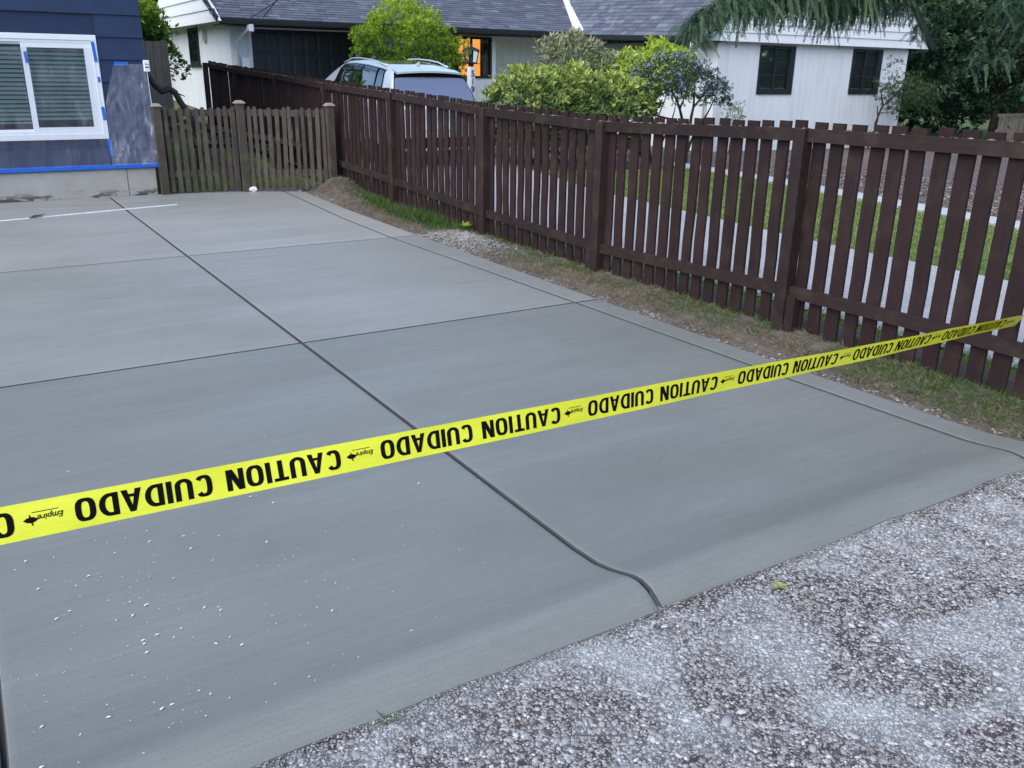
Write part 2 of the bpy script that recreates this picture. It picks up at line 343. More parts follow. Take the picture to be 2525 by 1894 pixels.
# soil strip between slab and fence
def soilz(X,Y):
    z=-.035+.018*fbm(X,Y,5,4,3)+.012*fbm(X,Y,22,3,8)
    z+=.24*np.exp(-(((X-4.42)/.24)**2+((Y-11.5)/.55)**2))+.06*np.exp(-(((X-4.30)/.2)**2+((Y-10.6)/.6)**2))
    z+=.085*np.exp(-(((X-4.27)/.16)**2+((Y-7.75)/.42)**2))
    z+=.03*np.clip((X-4.0)/.6,0,1)
    return z-np.clip(2.0-Y,0,.5)*.05
V,F=gridmesh(3.93,4.98,1.74,13.0,60,460,soilz)
link('soil_strip',npmesh('soil_strip',V,F,smooth=True),None,MT['soil'],kind='structure')
# neighbour's ground
V,F=gridmesh(4.90,40,-10,40,80,110,lambda X,Y: zgA(X,Y)-.012)
link('lawn',npmesh('lawn',V,F),None,MT['lawn'],kind='structure')
def driveL(Y): return 5.32+0*Y
def strip(name,mat,xa,xb,y0,y1,dz,ny=60,nx=8):
    ys=np.linspace(y0,y1,ny); V=[];
    for y in ys:
        for t in np.linspace(0,1,nx):
            x=xa(y)*(1-t)+xb(y)*t; V.append((x,y,zg(x,y)+dz))
    i=np.arange(ny*nx).reshape(ny,nx); F=np.stack([i[:-1,:-1],i[:-1,1:],i[1:,1:],i[1:,:-1]],-1).reshape(-1,4)
    return link(name,npmesh(name,V,F),None,mat,kind='structure')
strip('neighbour_driveway',MT['drive'],lambda y:5.32,lambda y:7.85+max(0,y-6)*.11,-10,21.9,.004)
strip('mulch_bed',MT['mulch'],lambda y:11.5+min(1.2,max(0,(y-5.9)*.22)),lambda y:40,-10,16.9,.0)
strip('planting_bed',MT['mulch'],lambda y:9.2,lambda y:12.6,13.2,16.6,.008)
kb=thing('kerb_edging','pale concrete edging between the far lawn and the bark bed','edging')
y=-6.0; k=0
while y<13.6:
    xa=10.98+min(1.2,max(0,(y-5.9)*.22)); ln=.9; y2=y+ln; xb=10.98+min(1.2,max(0,(y2-5.9)*.22))
    MB().bar((xa+.22,y+.012,zg(xa,y)+.0),(xb+.22,y2-.012,zg(xb,y2)+.0),.42,.07).obj('kerb_block',MT['kerb'],kb,bevel=.008); y=y2
# back lawn behind the garden gate
V,F=gridmesh(-6,4.9,12.72,40,40,90,lambda X,Y: -.04+.035*np.maximum(0,Y-12.6)-.0)
link('back_lawn',npmesh('back_lawn',V,F),None,MT['lawn'],kind='structure')
# ---------------- concrete slab panels with tooled joints
def slab_prof(y,x=1.66):
    k=.35+.65*(1 if x<3.0 else max(0,(4.0-x)/1.0))
    pts=[(1.730,.014),(1.745,.026),(1.765,.041),(1.80,.058),(1.84,.066),(1.88,.061),(1.93,.045),(1.99,.026),(2.07,.009),(2.2,0),(2.6,0)]
    if y>=2.2: return 0.
    for (a,za),(b,zb) in zip(pts,pts[1:]):
        if y<=b: return (za+(zb-za)*(y-a)/(b-a))*k if za>0 else (za+(zb-za)*(y-a)/(b-a))
    return 0.
def rx(y): # right joint line
    pts=[(1.7,3.80),(2.2,3.82),(3.1,3.79),(5.1,3.75),(6.6,3.72),(8.2,3.67),(9.6,3.70),(12.6,3.88)]
    for (a,xa),(b,xb) in zip(pts,pts[1:]):
        if y<=b: return xa+(xb-xa)*max(0,(y-a))/(b-a)
    return pts[-1][1]
def ex(y):
    pts=[(1.7,4.02),(3.,3.98),(5.1,3.965),(8.2,3.97),(10.2,4.0),(12.6,4.13)]
    for (a,xa),(b,xb) in zip(pts,pts[1:]):
        if y<=b: return xa+(xb-xa)*max(0,(y-a))/(b-a)
    return pts[-1][1]
cw=[lambda y:-7.4,lambda y:-5.5,lambda y:-3.7,lambda y:-1.93,lambda y:-.14,lambda y:1.655,rx,ex]
ry=[1.730,5.10,8.20,12.60]
slab=thing('driveway','freshly poured grey concrete driveway with a broom finish and tooled joints behind the tape','driveway')
del slab['category']; slab['kind']='structure'; del slab['label']
for ci in range(len(cw)-1):
    for ri in range(3):
        y0,y1=ry[ri],ry[ri+1]; 
        xr=ex if ci==6 else cw[ci+1]
        if ci<2 and ri>1: pass
        g=.0062; rr=.011
        # parametric coordinates with rounded edges
        def coords(L,n):
            e=[0,.001,.0025,.005,rr,.03]; inner=np.linspace(.06,L-.06,n).tolist(); return e+inner+[L-x for x in e[::-1]]
        def drop(d): 
            return 0 if d>=rr else -(rr-math.sqrt(max(0,rr*rr-(rr-d)**2)))
        ly=y1-y0-2*g; 
        cy_=coords(ly,26)
        if ri==0: cy_=sorted(set([round(c,4) for c in cy_]+[round(t-y0-g,4) for t in (1.745,1.765,1.78,1.80,1.82,1.84,1.86,1.88,1.905,1.93,1.96,1.99,2.03,2.07,2.2,2.3)]))
        V=[];nyy=len(cy_)
        for c in cy_:
            y=y0+g+c; xl=cw[ci](y)+g; xr_=cw[ci+1](y)-(g if ci<6 else 0); lx=xr_-xl; cx_=coords(lx,14 if ci<6 else 4) if lx>.3 else [0,.001,.0025,.005,rr]+np.linspace(.03,lx-.03,5).tolist()+[lx-t for t in (rr,.005,.0025,.001,0)]
            for q in cx_:
                dy=min(c,ly-c) if ri>0 else (ly-c)
                d=drop(min(q,lx-q))+drop(dy)
                x=xl+q; wob=.004*mnoise.noise(Vector((x*.5,y*.5,2))) if ci==6 and lx-q<.001 else 0
                if ci==6 and q>lx-.001: x+=.006*mnoise.noise(Vector((y*6,0,0)))
                yy=y+(.016*mnoise.noise(Vector((x*3,9,0)))+.010*mnoise.noise(Vector((x*14,9,0)))+.005*mnoise.noise(Vector((x*45,9,0))) if (ri==0 and c<.06) else 0)
                V.append((x,yy,slab_prof(y,x)+d+.0015*mnoise.noise(Vector((x*1.3,y*1.3,0)))))
        nxx=len(cx_); top=np.array(V); 
        i=np.arange(nyy*nxx).reshape(nyy,nxx); F=np.stack([i[:-1,:-1],i[:-1,1:],i[1:,1:],i[1:,:-1]],-1).reshape(-1,4)
        # skirt
        ring=np.concatenate([i[0,:],i[1:,-1],i[-1,-2::-1],i[-2:0:-1,0]]); sk_=top[ring].copy(); sk_[:,2]=-.10; b=len(top)
        Vv=np.concatenate([top,sk_,top[ring]]); n=len(ring); k=np.arange(n); F2=np.stack([b+n+k,b+k,b+(k+1)%n,b+n+(k+1)%n],1)
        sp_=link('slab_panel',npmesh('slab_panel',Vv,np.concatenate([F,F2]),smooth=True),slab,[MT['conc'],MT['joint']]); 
        tn=(.80,.98,1.16)[ri]*random.uniform(.97,1.03); sp_.color=(tn*(.965,.985,1.)[ri],tn,tn*(.975,.985,.985)[ri],1)  # bay curing tone, with near-dark, far-bright light falloff painted in by row
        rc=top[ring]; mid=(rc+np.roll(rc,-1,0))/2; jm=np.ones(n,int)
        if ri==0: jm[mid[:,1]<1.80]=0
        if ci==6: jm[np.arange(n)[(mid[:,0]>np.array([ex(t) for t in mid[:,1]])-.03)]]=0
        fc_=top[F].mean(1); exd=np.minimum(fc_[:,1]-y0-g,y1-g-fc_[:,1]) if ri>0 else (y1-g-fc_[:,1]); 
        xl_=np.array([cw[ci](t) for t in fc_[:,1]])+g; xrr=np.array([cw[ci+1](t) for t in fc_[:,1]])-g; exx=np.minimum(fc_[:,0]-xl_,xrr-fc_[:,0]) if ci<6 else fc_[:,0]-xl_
        dk=((exd<.0045)|(fc_[:,0]-xl_<.0075)).astype(int)  # bevels that would catch light get the painted shade colour
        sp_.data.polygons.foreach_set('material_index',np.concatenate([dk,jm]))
MB().box(-7.4,3.99,1.79,12.6,-.09,-.016).obj('joint_bed',MT['hole'],slab)
# ---------------- pebbles of the street (uncountable)
def ico():
    t=(1+5**.5)/2; v=np.array([(-1,t,0),(1,t,0),(-1,-t,0),(1,-t,0),(0,-1,t),(0,1,t),(0,-1,-t),(0,1,-t),(t,0,-1),(t,0,1),(-t,0,-1),(-t,0,1)],float); v/=np.linalg.norm(v[0])
    f=np.array([(0,11,5),(0,5,1),(0,1,7),(0,7,10),(0,10,11),(1,5,9),(5,11,4),(11,10,2),(10,7,6),(7,1,8),(3,9,4),(3,4,2),(3,2,6),(3,6,8),(3,8,9),(4,9,5),(2,4,11),(6,2,10),(8,6,7),(9,8,1)])
    return v,f
IV,IF=ico()
def pebbles(name,P,S,v,mat,flat=(.4,.75),**pr):
    n=len(P); ang=RNG.uniform(0,2*PI,n); sx=S*RNG.uniform(.8,1.5,n); sy=S*RNG.uniform(.6,1.05,n); sz=S*RNG.uniform(*flat,n)
    B=IV[None]*np.stack([sx,sy,sz],-1)[:,None,:]; B=B*(1+RNG.uniform(-.16,.16,(n,12,1)))
    c,s_=np.cos(ang)[:,None],np.sin(ang)[:,None]; X=B[...,0]*c-B[...,1]*s_; Y=B[...,0]*s_+B[...,1]*c
    Vv=np.stack([X,Y,B[...,2]],-1)+P[:,None,:]; Fv=(IF[None]+12*np.arange(n)[:,None,None]).reshape(-1,3)
    return link(name,npmesh(name,Vv.reshape(-1,3),Fv,np.repeat(v,12),smooth=True),None,mat,**pr)
def pnoise(P,s,seed,o=4):
    return np.array([mnoise.fractal(Vector((p[0]*s+seed,p[1]*s,seed)),.8,2.1,o) for p in P])
OV=np.array([(1,0,0),(0,1,0),(-1,0,0),(0,-1,0),(0,0,1),(.1,.1,-1)],float); OF=np.array([(0,1,4),(1,2,4),(2,3,4),(3,0,4),(1,0,5),(2,1,5),(3,2,5),(0,3,5)])
def chipstones(name,P,S,v,mat,flat=(.3,.6),**pr):
    n=len(P); ang=RNG.uniform(0,2*PI,n); B=OV[None]*np.stack([S*RNG.uniform(.8,1.6,n),S*RNG.uniform(.6,1.1,n),S*RNG.uniform(*flat,n)],-1)[:,None,:]; B=B+RNG.uniform(-.3,.3,(n,6,3))*S[:,None,None]*[1,1,.4]
    c,s_=np.cos(ang)[:,None],np.sin(ang)[:,None]; Vv=np.stack([B[...,0]*c-B[...,1]*s_,B[...,0]*s_+B[...,1]*c,B[...,2]],-1)+P[:,None,:]
    Fv=(OF[None]+6*np.arange(n)[:,None,None]).reshape(-1,3); return link(name,npmesh(name,Vv.reshape(-1,3),Fv,np.repeat(v,6)),None,mat,**pr)
def street_pts(n,ymax=1.732):
    xx=RNG.uniform(-.3,6.0,n); yy=RNG.uniform(-.6,ymax,n); d=xx*.501+yy*.7975+.30*1.6; u=(xx*.849-yy*.528-.02)/np.maximum(d,.05); w=(xx*.167+yy*.292-.9418*1.6)/np.maximum(d,.05)
    k=(d>.3)&(np.abs(u)<.66)&(w>-.52); return xx[k],yy[k]
xx,yy=street_pts(330000); S=np.clip(RNG.lognormal(math.log(.0041),.38,len(xx)),.0016,.009); v=np.clip(RNG.normal(.52,.22,len(xx)),0,1)
near=np.clip(1.3-np.hypot(xx,yy)/4.5,.35,1); k=RNG.uniform(0,1,len(xx))<near; xx,yy,S,v=xx[k],yy[k],S[k],v[k]; S=S*(1+.25*(np.hypot(xx,yy)>2.8))
chipstones('pebbles',np.stack([xx,yy,stz(xx,yy)+.0002],1),S,v,MT['pebble'],kind='stuff')
xx,yy=street_pts(46000,1.71); S=np.clip(RNG.lognormal(math.log(.0072),.28,len(xx)),.004,.016); v=np.clip(RNG.normal(.56,.2,len(xx)),0,1)
pebbles('pebbles',np.stack([xx,yy,stz(xx,yy)-S*.1],1),S,v,MT['pebble'],(.32,.55),kind='stuff')
strt=bpy.data.objects['street']
for x,y,r1,r2,a in ((1.474,1.265,.030,.016,.5),(1.211,1.332,.014,.011,.1),(1.185,1.424,.013,.011,1.),(1.586,1.082,.018,.012,.8),(1.47,1.319,.013,.008,2.),(2.6,1.28,.015,.010,.3)):
    q=IV*[r1,r2,.006]*(1+RNG.uniform(-.12,.12,(12,1))); c,d=math.cos(a),math.sin(a); q=np.stack([q[:,0]*c-q[:,1]*d,q[:,0]*d+q[:,1]*c,q[:,2]],1)
    o=link('stone',npmesh('stone',q,IF,np.full(12,.62)),strt,MT['pebble']); o.location=(x,y,.0125)
# sandy crumbs along the lip of the slab
n=7000; xx=RNG.uniform(.3,4.3,n); yy=1.762-np.abs(RNG.normal(0,.035,n))*(.4+1.2*np.abs(pnoise(np.stack([xx,xx*0],1),3.,4))); S=RNG.uniform(.001,.0036,n)
pebbles('edge_crumbs',np.stack([xx,yy-.008,stz(xx,yy)+.006],1),S,RNG.uniform(.1,.9,n),MT['pebble'],kind='stuff')
# gravel beside the slab and the grey gravel heap
n=3600; yy=RNG.uniform(1.8,12.2,n); xx=3.99+np.abs(RNG.normal(0,.055,n)); S=RNG.uniform(.003,.011,n)
exv=np.array([ex(y) for y in yy]); xx=exv+.005+np.abs(RNG.normal(0,.06,n)); sel=pnoise(np.stack([xx,yy],1),1.1,9)>-.1; xx,yy,S=xx[sel],yy[sel],S[sel]
zz=soilz(xx,yy); pebbles('verge_gravel',np.stack([xx,yy,zz],1),S,RNG.uniform(.0,.7,len(xx)),MT['pebble'],kind='stuff')
n=5000; xx=RNG.normal(4.27,.12,n); yy=RNG.normal(7.75,.30,n); zz=soilz(xx,yy)
sel=xx>4.0; gp=pebbles('gravel_heap',np.stack([xx,yy,zz+.004],1)[sel],RNG.uniform(.004,.012,n)[sel],RNG.uniform(.0,.6,n)[sel],MT['pebble'],kind='stuff')
n=1500; xx=RNG.uniform(4.15,4.5,n); yy=RNG.uniform(10.2,12.2,n); zz=soilz(xx,yy); pebbles('soil_crumbs',np.stack([xx,yy,zz],1),RNG.uniform(.004,.016,n),RNG.uniform(0,.35,n),MT['soil'],kind='stuff')

# ---------------- white chips and specks lying on the slab
def chips():
    P=[];D=[];L=[];Wd=[]
    for k in range(380):
        t=random.random()
        if k<250: x=random.gauss(.35,.42); y=random.gauss(2.55,.42)
        else: x=random.uniform(-.1,3.6); y=random.uniform(1.95,5.)
        if y<1.85 or x<-.12: continue
        s=random.choice([.0016,.002,.0025,.003,.004,.006]) if k<250 else random.choice([.0015,.002,.003])
        a=random.gauss(.35,.5); P.append((x,y,slab_prof(y,x)+.0022)); D.append((math.cos(a),math.sin(a),random.uniform(-.05,.12))); L.append(s*2.6); Wd.append(s*1.3)
    n=len(P); V,F,v=leaves(np.array(P),np.array(D),np.tile([[0,0,1.]],(n,1)),np.array(L),np.array(Wd),np.ones(n),.25)
    link('white_chips',npmesh('white_chips',V,F,v),None,MT['chip'],kind='stuff')
chips()
def exec_rest(): pass

# ---------------------------------------------------------------- long brown picket fence
FT=[(-.2,1.32),(1.81,1.31),(3.87,1.295),(5.93,1.235),(7.86,1.27),(10.08,1.36),(12.3,1.43),(14.5,1.53),(16.8,1.61),(18.93,1.71)]
def ftop(y):
    for (a,za),(b,zb) in zip(FT,FT[1:]):
        if y<=b: return za+(zb-za)*(y-a)/(b-a)
    return FT[-1][1]
fence=thing('picket_fence','long dark brown picket fence beside the new concrete, running back past the garden gate','fence',(4.55,0,0))
pk=[]
for k in range(6):
    r=random.Random(k); m=MB(); w=.047+r.uniform(-.0025,.0025); t=.009; z0=-.018*r.random()
    zs=np.linspace(z0,1.325+r.uniform(-.006,.008),7); xs=[(r.uniform(-.0025,.0025),r.uniform(-.003,.003)) for _ in zs]
    vs=[];fs=[]
    for z,(a,b) in zip(zs,xs):
        vs+=[(-t+b,-w+a,z),(t+b,-w+a,z),(t+b,w+a,z),(-t+b,w+a,z)]
    for i in range(6):
        for q in range(4): fs.append((i*4+q,i*4+(q+1)%4,i*4+4+(q+1)%4,i*4+4+q))
    fs+=[(3,2,1,0),(24,25,26,27)]; m.add(vs,fs); me=m.mesh('picket'); me.materials.append(MT['fence']); pk.append(me)
y=-.1; 
def near_post(y): return any(abs(y-a)<.02 for a,_ in FT)
while y<18.86:
    o=bpy.data.objects.new('picket',random.choice(pk)); COL.objects.link(o); o.parent=fence
    zt=ftop(y)+.042; o.location=(.062,y,zt-1.325+random.uniform(-.004,.006)); o.rotation_euler=(random.gauss(0,.004),random.gauss(0,.003),random.gauss(0,.02)+(PI if random.random()<.5 else 0))
    y+=.1385+random.uniform(-.005,.005)
moss=MB()
for (a,za),(b,zb) in zip(FT,FT[1:]):
    for up,h in ((0,.078),(-1.0,.076)):
        m=MB(); n=9; vs=[];fs=[]
        for i in range(n+1):
            t=i/n; yy=a+.046+(b-a-.092)*t; z=za+(zb-za)*t+up+.004*mnoise.noise(Vector((yy*2,up,0))); e=.0025*mnoise.noise(Vector((yy*5,up*3,4)))
            vs+=[(-.020,yy,z-h),(.020,yy,z-h),(.020,yy,z),(-.020+e,yy,z)]
        for i in range(n):
            for q in range(4): fs.append((i*4+q,i*4+(q+1)%4,i*4+4+(q+1)%4,i*4+4+q))
        fs+=[(3,2,1,0),(n*4,n*4+1,n*4+2,n*4+3)]; m.add(vs,fs)
        o=m.obj('rail',MT['rail'],fence); o.location=(.030,0,0)
    if up is not None:
        # litter and moss lodged on the top rail
        for _ in range(34):
            t=random.random(); yy=a+(b-a)*t; z=za+(zb-za)*t; s=random.uniform(.003,.012)
            moss.add([(4.56+random.uniform(0,.035)+dx*s,yy+dy*s*2.2,z+dz*s*.6) for dx,dy,dz in ((-1,-1,0),(1,-1,0),(0,1,0),(0,0,1.2))],[(0,1,3),(1,2,3),(2,0,3)],random.random())
for i,(a,za) in enumerate(FT):
    m=MB(); lean=random.uniform(-.004,.004)
    m.box(-.045,.045,a-.045,a+.045,-.25,za-.002); o=m.obj('post',MT['rail'],fence,bevel=.004); o.location=(.022,0,0)
    if i in (2,3):
        m=MB(); m.box(-.035,.035,a+(.05 if i==3 else -.12),a+(.12 if i==3 else -.05),-.2,za-1.06); o=m.obj('post_cleat',MT['rail'],fence,bevel=.003); o.location=(.022,0,0)
mo=moss.obj('rail_moss',None,None); me=mo.data; me.materials.append(mat_leaf('moss and dry needles',(.06,.052,.025),(.15,.125,.07),(.32,.28,.21),.1,.9)); mo.parent=fence; mo.location=(-4.55,0,0); mo['kind']='stuff'

# ---------------------------------------------------------------- weathered garden gate and side panel
gate=thing('garden_gate','low weathered grey picket gate with pale capped posts next to the blue house','gate')
G=[Vector((2.35,12.55,0)),Vector((3.39,12.40,0)),Vector((4.44,11.82,0))]
def gpost(p,h,w,mat,parent,capm):
    m=MB(); m.box(p.x-w/2,p.x+w/2,p.y-w/2,p.y+w/2,-.1,h); m.obj('post',mat,parent,bevel=.004)
    c=MB(); c.box(p.x-w*.66,p.x+w*.66,p.y-w*.66,p.y+w*.66,h+.001,h+.018)
    b=w*.62; c.add([(p.x-b,p.y-b,h+.018),(p.x+b,p.y-b,h+.018),(p.x+b,p.y+b,h+.018),(p.x-b,p.y+b,h+.018),(p.x-b*.5,p.y-b*.5,h+.045),(p.x+b*.5,p.y-b*.5,h+.045),(p.x+b*.5,p.y+b*.5,h+.045),(p.x-b*.5,p.y+b*.5,h+.045)],[(0,1,5,4),(1,2,6,5),(2,3,7,6),(3,0,4,7),(4,5,6,7)])
    c.obj('post_cap',capm,parent,bevel=.003)
gside=thing('garden_fence','fixed weathered picket panel right of the garden gate, up against the brown fence','fence')
gpost(G[0],1.12,.10,MT['greyp'],gate,MT['cap']); gpost(G[1],1.16,.105,MT['greyp'],gate,MT['cap']); gpost(G[2],1.14,.10,MT['greyp'],gside,MT['cap'])
def panel(p,q,par,npk,seed):
    r=random.Random(seed); d=(q-p); L=d.length; d=d.normalized(); nn=Vector((-d.y,d.x,0)) # away from camera
    if nn.y<0: nn=-nn
    for zt,zb in ((1.085,1.0),(.30,.215)):
        MB().bar(p+d*.06+nn*.03+Vector((0,0,(zt+zb)/2)),q-d*.06+nn*.03+Vector((0,0,(zt+zb)/2)),.035,zt-zb).obj('rail',MT['grey'],par,bevel=.003)
    for i in range(npk):
        t=(.11+(L-.2)*i/(npk-1)); c=p+d*t-nn*.002; w=.0262+r.uniform(-.003,.003); h=1.115+r.uniform(-.012,.012); lean=r.gauss(0,.008)
        m=MB(); prof=[(-w,.02),(w,.02),(w,h-.03),(w*.7,h-.008),(w*.2,h),(-w*.3,h),(-w*.75,h-.01),(-w,h-.035)]
        prof=[(x+lean*z+.003*mnoise.noise(Vector((z*3,i,seed))),z) for x,z in prof]
        m.prism(prof,-.009,.009); o=m.obj('picket',MT['grey'],par); o.location=c+Vector((0,0,r.uniform(-.008,.01))); o.rotation_euler=(r.gauss(0,.006),0,math.atan2(d.y,d.x)+r.gauss(0,.03))
panel(G[0],G[1],gate,10,3); panel(G[1],G[2],gside,12,5)
MB().bar(G[0]+Vector((.10,.05,.98)),G[1]+Vector((-.08,.05,.24)),.03,.075).obj('brace',MT['grey'],gate,bevel=.003)
MB().box(G[1].x-.135,G[1].x-.07,G[1].y-.012,G[1].y+.02,.02,1.10).obj('gate_stile',MT['grey'],gate,bevel=.003)
# crumpled white paper at the gate post
m=MB(); bmp=bmesh.new(); bmesh.ops.create_icosphere(bmp,subdivisions=3,radius=.045)
for v_ in bmp.verts: v_.co*=1+.38*mnoise.noise(v_.co*34); v_.co.z*=.75; v_.co.x*=1.25
mp=bpy.data.meshes.new('paper'); bmp.to_mesh(mp); bmp.free()
o=link('crumpled_paper',mp,None,MT['white']); o.location=(3.47,12.32,.035); tag(o,'crumpled white paper lying at the foot of the capped gate post','litter')
o=link('small_stone',IVm:=npmesh('stone',IV*[.028,.02,.016],IF,smooth=True),None,MT['gravel']); o.location=(4.03,12.02,.01); tag(o,'small pale stone on the soil by the weathered picket panel','stone')

# ---------------------------------------------------------------- caution tape
Z0=2.27; W2,H2=1106,829.5; FPX=1884.37
TA=Vector((.734,2.0,.686)); TX=Vector((.743,.0606,-.04545)); ax=TX.normalized(); PER=TX.length
b0=ax.cross(Vector((0,0,1))).normalized(); upv=b0.cross(ax).normalized()
def twist(s):
    P=[(-2,18),(0,20),(.6,15),(2,0),(3.5,-14),(5.1,-29)]
    if s<=P[0][0]: return R(P[0][1])
    for (a,x),(b,y) in zip(P,P[1:]):
        if s<=b: 
            t=(s-a)/(b-a); return R(x+(y-x)*t)
    return R(P[-1][1])
TW=.0775
def tapept(s,w,off=0):
    th=twist(s); d=-math.cos(th)*upv+math.sin(th)*b0; nrm_=ax.cross(d); 
    if nrm_.dot(Vector((0,0,1.6))-TA)<0: nrm_=-nrm_
    flut=.0022*math.sin(s*2.3+.5)+.0012*math.sin(s*7.1+w*3)
    return TA+TX*s+d*(w*TW)+nrm_*(off+flut)
S0,S1=-2.35,5.205
vs=[];fs=[];ns=170
for i in range(ns+1):
    s=S0+(S1-S0)*i/ns
    for w in (0,.33,.66,1): vs.append(tapept(s,w))
for i in range(ns):
    for q in range(3): fs.append((i*4+q,i*4+q+1,i*4+5+q,i*4+4+q))
tape=link('caution_tape',MB().add(vs,fs).mesh('caution_tape',True),None,MT['yellow']); tag(tape,'yellow plastic caution tape with upside down black lettering stretched low across the driveway','tape')
# hand drawn condensed capitals: outlines made of thick strokes, height 1
def arc(cx,cy,rx_,ry_,a0,a1,n): return [(cx+rx_*math.cos(R(a0+(a1-a0)*i/n)),cy+ry_*math.sin(R(a0+(a1-a0)*i/n))) for i in range(n+1)]
def ring(outer,inner): # strip between two open/closed polylines with equal counts
    q=[]
    for i in range(len(outer)-1): q.append([outer[i],outer[i+1],inner[i+1],inner[i]])
    return q
def oval(w,t,a0,a1,n=28,e=2.8):
    o=[];i_=[]
    for k in range(n+1):
        a=R(a0+(a1-a0)*k/n); c,s=math.cos(a),math.sin(a)
        f=lambda A,B:(math.copysign(abs(c)**(2/e),c)*A,math.copysign(abs(s)**(2/e),s)*B)
        x,y=f(w/2,.5); o.append((w/2+x,.5+y)); x,y=f(w/2-t,.5-t*.82); i_.append((w/2+x,.5+y))
    return ring(o,i_)
T_=.185
def glyph(ch):
    if ch=='O': return oval(.60,T_,0,360),.60
    if ch=='C': 
        return oval(.57,T_,36,324),.56
    if ch=='U':
        o=[(0,1)]+[(0,.3)]+[( .29-.29*math.cos(R(a)),.3-.3*math.sin(R(a))) for a in range(12,180,12)]+[(.58,.3),(.58,1)]
        i_=[(T_,1),(T_,.3)]+[(.29-(.29-T_)*math.cos(R(a)),.3-(.3-T_*.85)*math.sin(R(a))) for a in range(12,180,12)]+[(.58-T_,.3),(.58-T_,1)]
        return ring(o,i_),.58
    if ch=='I': return [[(0,0),(T_,0),(T_,1),(0,1)]],T_
    if ch=='T': return [[(0,1),(.52,1),(.52,1-T_*.85),(0,1-T_*.85)],[(.26-T_/2,0),(.26+T_/2,0),(.26+T_/2,1-T_*.8),(.26-T_/2,1-T_*.8)]],.52
    if ch=='A': return [[(0,0),(T_*1.02,0),(.31+.05,1),(.31-.09,1)],[(.62-T_*1.02,0),(.62,0),(.31+.09,1),(.31-.05,1)],[(.14,.21),(.48,.21),(.45,.34),(.17,.34)]],.62
    if ch=='N': return [[(0,0),(T_,0),(T_,1),(0,1)],[(.60-T_,0),(.60,0),(.60,1),(.60-T_,1)],[(.02,1),(T_+.03,1),(.58,0),(.58-T_-.03,0)]],.60
    if ch=='D':
        o=[(0,1),(.27,1)]+[(.27+.32*math.sin(R(a)),.5+.5*math.cos(R(a))) for a in range(15,180,15)]+[(.27,0),(0,0)]
        i_=[(T_*.98,1-T_*.85),(.25,1-T_*.85)]+[(.25+(.34-T_)*math.sin(R(a)),.5+(.5-T_*.85)*math.cos(R(a))) for a in range(15,180,15)]+[(.25,T_*.85),(T_*.98,T_*.85)]
        return ring(o,i_)+[[(0,0),(T_,0),(T_,1),(0,1)]],.59
    return [],.3
def word(t,gap=.085):
    x=0;out=[]
    for ch in t:
        q,w=glyph(ch); out+=[[(x+a,b) for a,b in p] for p in q]; x+=w+gap
    return out,x-gap
def subdiv(poly,n):
    return [poly]
LH=.051   # letter height
wc,lc=word('CAUTION'); wd,ld=word('CUIDADO')
# small maker's name set from the built in font, sheared and thickened
fc=bpy.data.curves.new('maker','FONT'); fc.body='Empire'; fc.size=1; fc.offset=.018; fc.shear=.25; fc.resolution_u=3
fo=bpy.data.objects.new('maker_tmp',fc); COL.objects.link(fo); dg=bpy.context.evaluated_depsgraph_get(); fm=bpy.data.meshes.new_from_object(fo.evaluated_get(dg))
fv=np.array([v.co[:] for v in fm.vertices]); ff=[tuple(p.vertices) for p in fm.polygons]; fw=fv[:,0].max()-fv[:,0].min(); fx0=fv[:,0].min(); bpy.data.objects.remove(fo)
# measured along the tape in periods, reading direction runs towards -s ; C of CAUTION starts at s=k
# per period (from the photograph): CAUTION 0..0.395 | CUIDADO .455...84 | maker .88..99
def mapquad(x,y,s_start,length,width,hh,mid):
    """x along reading direction 0..width -> s decreasing; y 0..1 letter height; tape is upside down so letter top is low edge"""
    s=s_start-length*(x/width); w=mid+(y-.5)*hh; return s,w
def lay(polys,width,s_start,length,hh,mid,mb,off=.0006):
    for p in polys:
        # split long edges so the print follows the film
        pts=[mapquad(a,b,s_start,length,width,hh,mid) for a,b in p]
        mb.add([tapept(s,w,off) for s,w in pts],[tuple(range(len(pts)))])
hh=LH/TW
for k in range(-1,7):
    base=float(k)
    for polys,wd_,st,ln in ((wc,lc,base-.012,.398),(wd,ld,base-.455,.400)):
        if st<S1-.0 and st-ln>S0:
            m=MB(); lay(polys,wd_,st,ln,hh,.50,m); m.obj('lettering',MT['ink'],tape)
    st=base-.885
    # maker mark: wheel-like leaf emblem, name, thin rule
    if st-.1>S0 and st<S1:
        m=MB(); ln=.068; h=ln*PER/fw/TW
        vs=[];
        for vx,vy,_ in fv: vs.append(tapept(st-ln*((vx-fx0)/fw),.40+vy*h*1.0,.0006))
        m.add(vs,ff)
        sx=st-ln-.003
        lens_=lambda x0,x1,c,hh_: [(x0,c),((x0*3+x1)/4,c+hh_*.75),((x0+x1)/2,c+hh_),((x0+x1*3)/4,c+hh_*.75),(x1,c),((x0+x1*3)/4,c-hh_*.75),((x0+x1)/2,c-hh_),((x0*3+x1)/4,c-hh_*.75)]
        E0=[tapept(a,b,.0006) for a,b in lens_(sx+.006,sx-.034,.50,.085)]; m.add(E0,[tuple(range(8))])
        m.add([tapept(a,b,.0006) for a,b in ((sx-.008,.66),(sx-.012,.66),(sx-.018,.36),(sx-.014,.36))],[(0,1,2,3)])
        m.add([tapept(a,b,.0006) for a,b in ((st-.012,.315),(st-ln-.012,.315),(st-ln-.012,.295),(st-.012,.295))],[(0,1,2,3)])
        m.obj('maker_mark',MT['ink'],tape)
